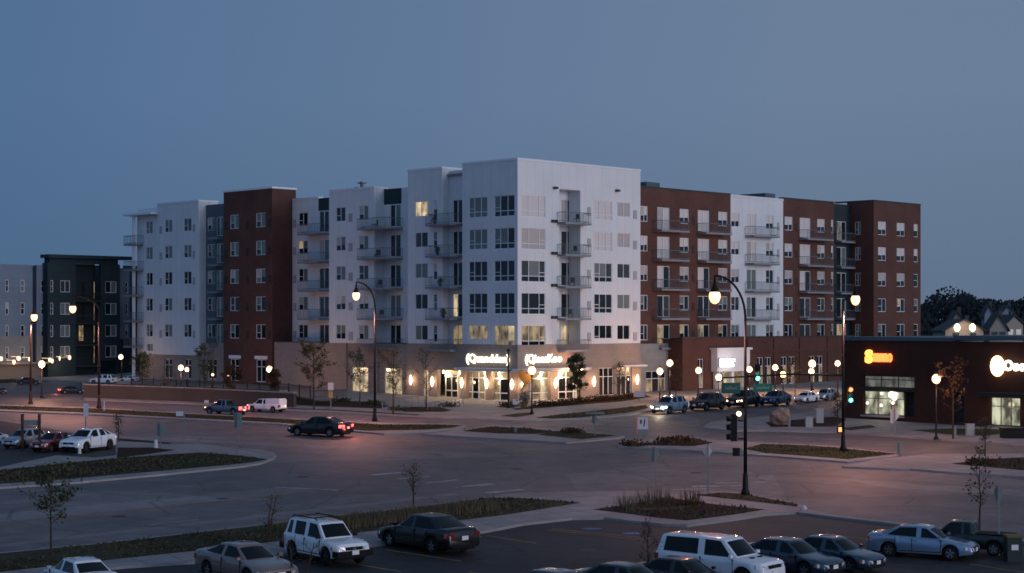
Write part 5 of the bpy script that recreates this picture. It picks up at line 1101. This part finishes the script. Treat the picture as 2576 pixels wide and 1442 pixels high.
# ------------------------------------------------------------------ vehicles
KIND = {
 # L, W, nose..tail deck profile (x,z), belt, greenhouse: base front, roof front, roof rear, base rear, roof z, wheels front/rear x, wheel r, sill
 'sedan': dict(L=4.75, W=1.80, deck=[(2.37,.50),(2.33,.62),(2.20,.71),(1.85,.78),(1.4,.85),(1.0,.92),(.2,.95),(-.8,.97),(-1.55,1.0),(-1.9,1.02),(-2.22,1.0),(-2.33,.90),(-2.37,.62)], gh=(1.12,.38,-.98,-1.78), roof=1.43, wf=1.42, wr=-1.33, r=.32, sill=.22, tuck=.17, pil=(.0,), wide=.86),
 'coupe': dict(L=4.70, W=1.80, deck=[(2.35,.48),(2.31,.60),(2.15,.69),(1.8,.76),(1.35,.83),(.95,.90),(.2,.94),(-.8,.97),(-1.5,1.0),(-1.9,1.02),(-2.2,1.0),(-2.31,.90),(-2.35,.60)], gh=(1.08,.28,-.90,-1.92), roof=1.39, wf=1.42, wr=-1.30, r=.32, sill=.21, tuck=.2, pil=(-.40,), wide=.85),
 'suv': dict(L=4.45, W=1.76, deck=[(2.22,.55),(2.20,.75),(2.12,.90),(1.85,.95),(1.4,1.0),(1.0,1.05),(.2,1.06),(-.8,1.07),(-1.6,1.08),(-2.05,1.08),(-2.16,1.04),(-2.21,.85),(-2.22,.55)], gh=(1.05,.48,-1.88,-2.10), roof=1.70, wf=1.35, wr=-1.30, r=.37, sill=.32, tuck=.13, pil=(-.28,-1.35), wide=.88),
 'bigsuv': dict(L=5.25, W=1.98, deck=[(2.62,.55),(2.60,.80),(2.50,1.0),(2.2,1.06),(1.7,1.10),(1.3,1.14),(.2,1.15),(-.8,1.15),(-1.9,1.16),(-2.45,1.16),(-2.57,1.12),(-2.61,.9),(-2.62,.55)], gh=(1.38,.72,-2.32,-2.52), roof=1.86, wf=1.70, wr=-1.60, r=.39, sill=.33, tuck=.13, pil=(-.30,), wide=.88),
 'crossover': dict(L=4.70, W=1.92, deck=[(2.35,.50),(2.32,.70),(2.20,.86),(1.9,.94),(1.4,1.0),(1.0,1.05),(.2,1.08),(-.8,1.12),(-1.6,1.17),(-2.0,1.18),(-2.22,1.12),(-2.32,.9),(-2.35,.55)], gh=(1.12,.35,-.95,-2.02), roof=1.64, wf=1.45, wr=-1.38, r=.37, sill=.28, tuck=.19, pil=(-.25,-1.15), wide=.87),
 'wagon': dict(L=4.55, W=1.80, deck=[(2.27,.50),(2.24,.68),(2.12,.82),(1.85,.90),(1.4,.97),(1.0,1.02),(.2,1.04),(-.8,1.06),(-1.6,1.08),(-2.05,1.08),(-2.18,1.02),(-2.25,.85),(-2.27,.55)], gh=(1.12,.38,-1.65,-2.08), roof=1.62, wf=1.40, wr=-1.32, r=.34, sill=.25, tuck=.16, pil=(-.20,-1.2), wide=.87),
 'pickup': dict(L=5.50, W=1.95, deck=[(2.75,.58),(2.73,.80),(2.65,.98),(2.3,1.04),(1.8,1.08),(1.4,1.12),(.6,1.13),(-.3,1.13),(-.62,1.13),(-1.5,1.12),(-2.55,1.12),(-2.70,1.10),(-2.73,.9),(-2.75,.58)], gh=(1.50,.85,-.38,-.52), roof=1.80, wf=1.80, wr=-1.65, r=.39, sill=.38, tuck=.13, pil=(.05,), wide=.88),
}
def lerp_prof(prof, x):
    if x >= prof[0][0]: return prof[0][1]
    for (a, za), (b, zb) in zip(prof, prof[1:]):
        if a >= x >= b: return za+(zb-za)*((a-x)/(a-b) if a != b else 0)
    return prof[-1][1]
def vehicle(name, label, cat, kind, pm, loc, yaw, scale=1., group=None, lit_head=None, lit_tail=False, rims='rim', plate=True, rails=False, black_bumper=False, amber=False, cap=False, two_tone=None, sunroof=False, vents=False):
    K = KIND[kind]; L, W, R_ = K['L'], K['W'], K['r']; hw = W/2
    t = thing(name, label, cat, loc, yaw, group, scale)
    xs = sorted(set([p[0] for p in K['deck']]+[K['wf']+R_*1.22*cos(pi*k/10) for k in range(11)]+[K['wr']+R_*1.22*cos(pi*k/10) for k in range(11)]+[.6,-.3,0.]), reverse=True)
    rings = []
    for x in xs:
        zd = lerp_prof(K['deck'], x); e = (L/2-abs(x))
        ww = hw*(1-.16*max(0,1-e/.55)**2.2)          # plan taper at both ends
        zb = K['sill']+.10*max(0,1-e/.45)
        for wx in (K['wf'], K['wr']):
            dx = abs(x-wx)
            if dx <= R_*1.22: zb = max(zb, R_+sqrt(max(0,(R_*1.22)**2-dx*dx))*.98)
        zb = min(zb, zd-.09); h = zd-zb
        half = [(.90*ww, zb-.0), (.985*ww, zb+.03*h), (1.0*ww, zb+.40*h), (.985*ww, zb+.72*h), (.955*ww, zb+.90*h), (.90*ww, zd-.012), (.80*ww, zd+.012), (.45*ww, zd+.03), (0, zd+.036)]
        rings.append([(x, y, z) for y, z in half]+[(x, -y, z) for y, z in half[-2::-1]])
    n = len(rings[0]); q = MB(); vs = [p for r in rings for p in r]; fs = []
    for i in range(len(rings)-1):
        for k in range(n-1): fs.append((i*n+k, (i+1)*n+k, (i+1)*n+k+1, i*n+k+1))
        fs.append((i*n+n-1, (i+1)*n+n-1, (i+1)*n, i*n))
    fs += [tuple(range(n)), tuple(range(len(rings)*n-1, (len(rings)-1)*n-1, -1))]
    q.add(vs, fs, 0, True)
    # greenhouse rings: base, roof edge, inset roof
    xa, xb, xc, xd = K['gh']; zr = K['roof']; tw = K['tuck']; yb = hw*K['wide']; yt = yb-tw; zbelt = lambda x: lerp_prof(K['deck'], x)
    cuts = [0.,.055]; ps = []
    for p in K['pil']: ps.append(((xa-p)/(xa-xd), .022+.006*len(K['pil'])))
    for f, w_ in ps: cuts += [f-w_/1.0, f+w_/1.0]
    cuts += [.93 if kind not in ('sedan','coupe','crossover') else .90, 1.]
    tcut = []
    for f in cuts:
        xbse = xa+(xd-xa)*f; 
        ft = min(1., max(0., (xb-(xbse+(0)))/(xb-xc))) if .06 < f < .9 else (0. if f < .06 and f == 0 else f)
        tcut.append(ft)
    tcut[0] = 0.; tcut[1] = .05; tcut[-1] = 1.; tcut[-2] = .94
    side_b = [(xa+(xd-xa)*f) for f in cuts]; side_t = [xb+(xc-xb)*f for f in tcut]
    def ringpts(sgn):
        b = []; 
        for i in range(len(cuts)):
            bx, tx = side_b[i], side_t[i]; ed = 1-.10*(abs(2*cuts[i]-1)**3)
            b.append(((bx, sgn*yb*ed, zbelt(bx)-.015), (tx, sgn*yt*(1-.07*abs(2*tcut[i]-1)**3), zr-.055-.05*abs(2*tcut[i]-1)**2.5)))
        return b
    lft, rgt = ringpts(1), ringpts(-1)
    gl = {'windshield': MB(), 'rear_window': MB()}; sides = []
    def inset(mb, a, b, c, d, e=.05, push=.008):
        A, B, C, D = map(Vector, (a,b,c,d)); cc = (A+B+C+D)/4; nn = (B-A).cross(D-A).normalized()
        if nn.dot(cc-Vector((cc.x*.6,0,.8))) < 0: nn = -nn
        P = [p+(cc-p)*e+nn*push for p in (A,B,C,D)]; mb.add(P, [(0,1,2,3)])
    for S in (lft, rgt):
        for i in range(len(S)-1):
            a, b, c, d = S[i][0], S[i+1][0], S[i+1][1], S[i][1]; q.add([a,b,c,d], [(0,1,2,3)], 0, False)
            is_pillar = i == 0 or i == len(S)-2 or any(abs((cuts[i]+cuts[i+1])/2-f) < .012 for f, _ in ps)
            if not is_pillar:
                m2 = MB(); inset(m2, a, b, c, d, .07); sides.append(m2)
    for key, i in (('windshield',0),('rear_window',-1)):
        lb_, lt_ = map(Vector, lft[i]); rb_, rt_ = map(Vector, rgt[i]); N = 6; bul = .10 if i == 0 else -.07
        B_ = [lb_.lerp(rb_, k/N)+Vector((bul*(1-(2*k/N-1)**2),0,.03*(1-(2*k/N-1)**2))) for k in range(N+1)]; T_ = [lt_.lerp(rt_, k/N)+Vector((bul*.7*(1-(2*k/N-1)**2),0,.035*(1-(2*k/N-1)**2))) for k in range(N+1)]
        for k in range(N): q.add([B_[k],B_[k+1],T_[k+1],T_[k]], [(0,1,2,3)], 0, True)
        g = gl[key]; nn = Vector((1 if i == 0 else -1,0,.8)).normalized()*.008
        for k in range(N):
            f0, f1 = max(k/N,.05), min((k+1)/N,.95)
            def at(arr, f): j = min(N-1,int(f*N)); return arr[j].lerp(arr[j+1], f*N-j)
            lo, hi = .10, .93
            P = [at(B_,f0).lerp(at(T_,f0),lo), at(B_,f1).lerp(at(T_,f1),lo), at(B_,f1).lerp(at(T_,f1),hi), at(B_,f0).lerp(at(T_,f0),hi)]
            if cap and i == -1: continue
            g.add([p+nn for p in P], [(0,1,2,3)], 0, True)
        if i == 0: front_t = T_
        else: rear_t = T_
    # roof
    ring = [Vector(p) for p in front_t]+[Vector(rgt[i][1]) for i in range(1, len(rgt)-1)]+[Vector(p) for p in reversed(rear_t)]+[Vector(lft[i][1]) for i in range(len(lft)-2, 0, -1)]
    cx = (xb+xc)/2; m_ = len(ring); layers = [ring]
    for s_, dz in ((.95,.035),(.86,.055),(.6,.072),(.25,.08)): layers.append([Vector((cx+(p.x-cx)*s_, p.y*s_, max(p.z, zr-.075)*(1)+dz*.9-.0*(1-s_))) for p in ring])
    vs = [p for l in layers for p in l]; fs = []
    for i in range(len(layers)-1):
        for k in range(m_): fs.append((i*m_+k, i*m_+(k+1)%m_, (i+1)*m_+(k+1)%m_, (i+1)*m_+k))
    fs.append(tuple((len(layers)-1)*m_+k for k in range(m_))); q.add(vs, fs, 0, True)
    if kind == 'pickup':
        if cap:
            q.box(-2.68,-.50,-.86,.86,1.10,1.72); q.box(-2.6,-.6,-.74,.74,1.72,1.86)
        else:
            q2 = MB(); q2.box(-2.6,-.62,-.78,.78,1.17,1.185); q2.build('truck_bed', 'trim', t)
    bo = q.build('body', two_tone or pm, t); bm = bmesh.new(); bm.from_mesh(bo.data); bmesh.ops.remove_doubles(bm, verts=bm.verts, dist=.004); bmesh.ops.recalc_face_normals(bm, faces=bm.faces)
    for f in bm.faces: f.smooth = True
    bm.to_mesh(bo.data); bm.free(); bo.data.set_sharp_from_angle(angle=radians(50))
    bv = bo.modifiers.new('soft_edges', 'BEVEL'); bv.width = .03; bv.segments = 2; bv.limit_method = 'ANGLE'; bv.angle_limit = radians(28)
    for k_, g in gl.items():
        if g.v: g.build(k_, 'car_glass', t)
    for g in sides: g.build('side_window', 'car_glass', t)
    # underside and wells
    u = MB(); u.box(-L/2+.25, L/2-.25, -hw*.80, hw*.80, K['sill']-.05, K['sill']+.38); u.build('underbody', 'trim', t)
    for wx in (K['wf'], K['wr']):
        for sg in (1,-1):
            w_ = MB(); prof = [(R_*.62,-.10),(R_*.94,-.11),(R_,-.07),(R_,.07),(R_*.94,.11),(R_*.62,.10)]; vs = []; fs = []; NN = 20
            for pr, py in prof: vs += [(wx+pr*cos(2*pi*k/NN), sg*(hw-.12)+py, R_+pr*sin(2*pi*k/NN)) for k in range(NN)]
            for i in range(len(prof)-1):
                for k in range(NN): fs.append((i*NN+k, i*NN+(k+1)%NN, (i+1)*NN+(k+1)%NN, (i+1)*NN+k))
            w_.add(vs, fs, 0, True); wo = w_.build('wheel', 'tyre', t)
            w_ = MB(); yo = sg*(hw-.045)
            for k in range(5):
                a = 2*pi*k/5+.3; d = Vector((cos(a),0,sin(a))); s2 = Vector((-sin(a),0,cos(a)))*R_*.11; c = Vector((wx,yo,R_)); p0, p1 = c+d*R_*.1, c+d*R_*.62
                w_.add([p0-s2,p0+s2,p1+s2*1.3,p1-s2*1.3], [(0,1,2,3)])
            yi = sg*(hw-.075); w_.add([(wx+R_*.64*cos(2*pi*k/NN), yi-sg*.03, R_+R_*.64*sin(2*pi*k/NN)) for k in range(NN)], [tuple(range(NN))], 1)
            vs = [(wx+rr*cos(2*pi*k/NN), yo, R_+rr*sin(2*pi*k/NN)) for rr in (R_*.56,R_*.66) for k in range(NN)]; w_.add(vs, [(k,(k+1)%NN,NN+(k+1)%NN,NN+k) for k in range(NN)])
            w_.build('rim', [rims,'trim'], wo)
    # lights, grille, plates, mirrors, trim
    xf = L/2; zh = lerp_prof(K['deck'], xf-.14)-.10; zt_ = lerp_prof(K['deck'], -xf+.12)-.12
    for sg in (1,-1):
        q = MB(); P = [(xf-.30,sg*hw*.955,zh+.05),(xf-.06,sg*hw*.80,zh+.02),(xf-.005,sg*hw*.52,zh-.01),(xf+.012,sg*hw*.50,zh-.13),(xf-.03,sg*hw*.82,zh-.14),(xf-.28,sg*hw*.985,zh-.10)]
        Q_ = [(x+.02,y*1.012,z) for x,y,z in P]; q.add(Q_+[(x-.08,y*.95,z) for x,y,z in P], [tuple(range(6)), tuple(range(11,5,-1))]+[(i,(i+1)%6,6+(i+1)%6,6+i) for i in range(6)], 0)
        q.build('headlight', lit_head or 'head_off', t)
        q = MB(); hgt = .34 if kind in ('suv','bigsuv','wagon','pickup') else .17; P = [(-xf+.20,sg*hw*.965,zt_+.03),(-xf+.03,sg*hw*.86,zt_+.03),(-xf-.012,sg*hw*.55,zt_+.02),(-xf-.012,sg*hw*.55,zt_-.13),(-xf+.02,sg*hw*.88,zt_-hgt),(-xf+.20,sg*hw*.995,zt_-hgt)]
        if kind in ('suv','bigsuv','pickup','wagon'): P[2] = (-xf-.008,sg*hw*.74,zt_+.02); P[3] = (-xf-.008,sg*hw*.74,zt_-hgt)
        q.add([(x-.02,y*1.012,z) for x,y,z in P]+[(x+.06,y*.95,z) for x,y,z in P], [tuple(range(6)), tuple(range(11,5,-1))]+[(i,(i+1)%6,6+(i+1)%6,6+i) for i in range(6)], 0)
        q.build('taillight', 'tail_on' if lit_tail else 'tail_off', t)
        q = MB(); mx = xa-.18; q.box(mx-.05,mx+.06,sg*(hw*.93),sg*(hw+.11),zbelt(mx)+.02,zbelt(mx)+.13); q.build('mirror', 'trim' if black_bumper else pm, t)
        for p in ([.28]+([-.62] if len(K['pil']) > 1 or kind == 'sedan' else [])):
            q = MB(); q.box(p-.5,p-.34,sg*hw*.985,sg*(hw+.02),zbelt(0)-.16,zbelt(0)-.125); q.build('door_handle', pm, t)
    for sg in (1,-1):
        q = MB()
        for p in (xa-.12, -.28 if len(K['pil']) else 0., ) + ((K['wr']+.30,) if kind in ('sedan','suv','wagon','crossover') else ()):
            q.box(p-.012,p+.012,sg*hw*.96,sg*(hw+.004),K['sill']+.12,zbelt(0)-.05)
        q.box(-.9,xa-.1,sg*hw*.96,sg*(hw+.004),K['sill']+.10,K['sill']+.13); q.build_split('door_seam', 'trim', t)
    q = MB(); q.box(xf-.12,xf+.016,-hw*.46,hw*.46,zh-.13,zh+.00); q.build('grille', 'trim', t)
    q = MB(); q.box(xf-.10,xf+.014,-hw*.62,hw*.62,K['sill']+.06,K['sill']+.17); q.box(-xf-.01,-xf+.1,-hw*.7,hw*.7,K['sill']+.06,K['sill']+.15); q.build_split('lower_grille', 'trim', t)
    q = MB(); q.box(xf-.05,xf+.022,-.08,.08,zh-.10,zh-.03); q.build('badge', 'chrome', t)
    if black_bumper:
        q = MB(); q.box(xf-.35,xf+.09,-hw*.97,hw*.97,K['sill']+.08,K['sill']+.33); q.box(-xf-.09,-xf+.25,-hw*.97,hw*.97,K['sill']+.08,K['sill']+.33); q.build_split('bumper', 'trim', t)
    if plate:
        e = .11 if black_bumper else .03
        q = MB(); q.box(xf,xf+e,-.16,.16,K['sill']+.18,K['sill']+.34); q.build('licence_plate', 'plate', t)
        zp = zt_-.18 if kind in ('sedan','coupe') else .95; q = MB(); q.box(-xf-.035,-xf,-.16,.16,zp-.08,zp+.08); q.build('licence_plate', 'plate', t)
    if rails:
        for sg in (1,-1):
            q = MB(); yy = sg*(yt-.10); q.tube([(xb-.25,yy,zr+.03),(xb-.40,yy,zr+.10),(xc+.30,yy,zr+.10),(xc+.12,yy,zr+.03)], .025, 6); q.build('roof_rail', 'trim', t)
        q = MB()
        for x in (xb-.55, xc+.6): q.box(x-.03,x+.03,-yt+.1,yt-.1,zr+.09,zr+.12)
        q.build_split('roof_rack', 'trim', t)
    if vents:
        q = MB()
        for y in (-.28,.28): q.box(xf-.95,xf-.80,y-.12,y+.12,lerp_prof(K['deck'],xf-.87)+.02,lerp_prof(K['deck'],xf-.87)+.06)
        q.build_split('hood_scoop', 'trim', t)
    if amber:
        q = MB()
        for sg in (1,-1): q.box(xf-.42,xf-.28,sg*hw*.93,sg*(hw*.985+.012),zh-.10,zh-.0)
        q.build_split('indicator', 'amber_on' if amber == 2 else 'sign_orange', t)
    return t
def corners(K, loc, yaw, s):
    L, W = K['L']*s, K['W']*s; R_ = Matrix.Rotation(yaw, 3, 'Z'); roof = K['roof']*s; P = []
    for x in (-.49,.49):
        for y in (-.46,.46):
            for z in (K['sill']*s+.1, .85*s): P.append(R_@Vector((x*L,y*W,z))+loc)
    xa, xb, xc, xd = [k*s for k in K['gh']]; T = [R_@Vector((x,y*W,roof))+loc for x in (xb,xc) for y in (-.33,.33)]
    Wl = [R_@Vector((x*s,y*W,0))+loc for x in (K['wf']+.0,K['wr']) for y in (-.46,.46)]
    return P, T, Wl
def fit(kind, hdg, u0=None, u1=None, vb=None, vt=None, s=None, vroof=None):
    "stand a vehicle of this kind on the ground so that it fills the surveyed extent"
    K = KIND[kind]; yaw = radians(hdg); sc0 = s or 1.; v = (vb or (vt+110))-10; u = (u0+u1)/2
    for it in range(60):
        loc = G(u, v, .015); P, T, Wl = corners(K, loc, yaw, sc0)
        us = [px(p)[0] for p in P]; a, b = min(us), max(us)
        u += ((u0+u1)-(a+b))/2*.8
        if s is None: sc0 *= 1+((u1-u0)/(b-a)-1)*.6
        if vb is not None: v += (vb-max(px(p)[1] for p in Wl))*.8
        else: v += (vt-min(px(p)[1] for p in T))*.7
    return loc, yaw, sc0
P_ = paint
mat('bin_green', (.008,.02,.016), .6); mat('bin_lid', (.12,.08,.02), .6)
P_('white', (.70,.71,.75), 0, .25); P_('pearl', (.55,.55,.60), .0, .22); P_('gold', (.20,.145,.125), .35, .3); P_('black', (.003,.003,.0035), 0, .25, .25); P_('navy', (.012,.034,.062), .2, .25, .8); P_('blue', (.012,.036,.072), .2, .25, .8); P_('car_blue', (.012,.04,.10), .2, .3, .5)
P_('silver_blue', (.20,.28,.39), .5, .3); P_('dark_green', (.006,.010,.010), .1, .3, .4); P_('silver', (.34,.36,.40), .7, .3); P_('red', (.16,.012,.012), .2, .22); P_('charcoal', (.010,.010,.012), .1, .3, .4); P_('teal', (.012,.025,.034), .2, .3, .5); P_('slate', (.08,.11,.15), .5, .3)
report = []
def car(label, kind, pm, hdg, u0, u1, vb=None, vt=None, s=None, cat='car', name='parked_car', group=None, dz=0., **k):
    loc, yaw, s_ = fit(kind, hdg, u0, u1, vb, vt, s); loc.z += dz; report.append((label[:34], round(s_,2), round(loc.y)))
    return vehicle(name, label, cat, kind, 'lacquer_'+pm, loc, yaw, s_, group, **k)
GN = 'cars in the near parking lot'; GF = 'cars in the left parking lot'; GR = 'cars on the right side street'; GT = 'traffic on the main road'
car('white sedan cut off by the bottom edge, leftmost in the near parking lot', 'sedan', 'white', 124, 72, 332, vt=1396, s=.98, group=GN)
car('gold grey coupe with its nose to the right in the near parking lot', 'coupe', 'gold', -48, 487, 754, vt=1356, group=GN)
car('white boxy off roader with roof rack and black bumpers in the near parking lot', 'suv', 'white', -52, 709, 932, vb=1424, cat='suv', group=GN, rails=True, black_bumper=True, amber=1, rims='rim_dark')
car('black sedan seen from behind with a pale licence plate in the near parking lot', 'sedan', 'black', 131, 947, 1208, vb=1394, group=GN)
car('dark car at the bottom edge of which only the rounded roof shows', 'sedan', 'navy', -40, 1275, 1545, vt=1424, s=1.0, group=GN)
car('dark blue sedan roof at the bottom edge, in front of the large white car', 'sedan', 'teal', -40, 1440, 1720, vt=1408, s=1.0, group=GN)
car('dark brown black sedan right in front of the large white car side', 'sedan', 'charcoal', -40, 1590, 1845, vt=1394, s=.95, group=GN)
car('large white car with long dark rear side window and hood scoops', 'bigsuv', 'white', -40, 1646, 1976, vt=1332, cat='suv', group=GN, vents=True, rails=False)
car('dark navy sedan just right of the large white car', 'sedan', 'navy', -46, 1856, 2116, vt=1346, s=1.0, group=GN, amber=1)
car('dark blue sedan with an orange glint, second right of the large white car', 'sedan', 'blue', -43, 1972, 2218, vt=1341, s=.95, group=GN, amber=1)
car('silver blue sedan parked nose right in front of the black pickup', 'sedan', 'silver_blue', -28, 2181, 2464, vb=1411, group=GN)
car('black pickup truck behind the silver blue sedan', 'pickup', 'dark_green', 152, 2302, 2565, vb=1400, cat='pickup truck', name='pickup_truck', group=GN)
B = G(2548,1412,.0); t = thing('waste_bin', 'dark green bin with a mustard lid beside the black pickup', 'bin', B); ppm = FPX/B.y
q = MB(); hb = at_depth(2548,1345,B.y).z-B.z; q.box(-.32,.32,-.3,.3,0,hb-.1); q.build('body', 'bin_green', t); q = MB(); q.box(-.36,.36,-.34,.34,hb-.1,hb); q.build('lid', 'bin_lid', t); q = MB(); q.box(-.15,.15,-.32,-.301,hb*.45,hb*.65); q.build('label', 'plate', t)
KHH = .145
car('pale blue white car cut off at the left edge of the left parking lot', 'sedan', 'pearl', -112, -70, 22, vb=1122, group=GF, dz=.1); car('silver car between the left edge car and the red one', 'wagon', 'silver', -112, 2, 122, vb=1132, group=GF, dz=.1)
car('dark red car beside the white sloping roofed one', 'crossover', 'red', -112, 72, 196, vb=1141, group=GF, cat='suv', dz=.1); car('white car with sloping rear roof, rightmost in the left parking lot', 'crossover', 'white', -112, 147, 294, vb=1142, group=GF, cat='suv', rims='rim_dark', dz=.1)
car('white work pickup with a boxy cap on the main road by the tan wall', 'pickup', 'white', 152, 620, 722, vb=1038, cat='pickup truck', name='pickup_truck', group=GT, cap=True, lit_head='head_warm')
car('blue pickup with red tail lights on the main road left of the white one', 'pickup', 'slate', 152, 512, 628, vb=1045, cat='pickup truck', name='pickup_truck', group=GT, lit_tail=True, amber=2)
car('dark car with bright red tail lights turning at the grass median', 'sedan', 'black', 153, 722, 890, vb=1100, group=GT, name='moving_car', lit_tail=True)
car('dark car with glowing red tail lights entering the far left street', 'sedan', 'black', 24, 146, 214, vb=991, group=GT, name='moving_car', lit_tail=True)
car('white car parked left of another white one before the far left block', 'wagon', 'white', 165, 224, 296, vb=967, group='cars before the far left block'); car('pale car half hidden by the corner of the white end block', 'sedan', 'white', 165, 298, 352, vb=961, group='cars before the far left block')
car('dark parked car under the wall lamps of the far left block', 'sedan', 'charcoal', 10, 40, 104, vb=968, group='cars before the far left block'); car('dark car with an orange light at the far left edge', 'wagon', 'charcoal', -160, -28, 18, vb=992, group='cars before the far left block', lit_head='head_warm')
car('silver car with very bright headlights at the side street mouth', 'wagon', 'silver_blue', -126, 1634, 1734, vb=1042, group=GR, lit_head='head_on')
car('black car behind the bright headlights of the silver one', 'wagon', 'charcoal', -128, 1728, 1828, vb=1033, group=GR); car('dark car with orange headlights beside the foreground lamp post', 'wagon', 'charcoal', -124, 1822, 1916, vb=1026, group=GR, lit_head='head_warm')
car('blue car parked on the side street under the green sign', 'crossover', 'car_blue', -124, 1908, 1992, vb=1022, group=GR, cat='suv'); car('white car beyond the blue one on the side street', 'sedan', 'white', -126, 1994, 2062, vb=1014, group=GR); car('pale silver car farthest along the side street', 'wagon', 'silver', -126, 2046, 2108, vb=1008, group=GR)
for o in [o for o in bpy.data.objects if o.name.startswith('moving_car') or ('red tail' in o.get('label',''))]: bulb(o, (-2.9,0,.6), 18, (1.,.14,.10), .1)
t = bpy.data.objects
for hd in [o for o in t if o.name.startswith('parked_car') and 'very bright' in o.get('label','')]:
    bulb(hd, (2.9,.6,.7), 60, (1.,.85,.6), .1)
print(report)
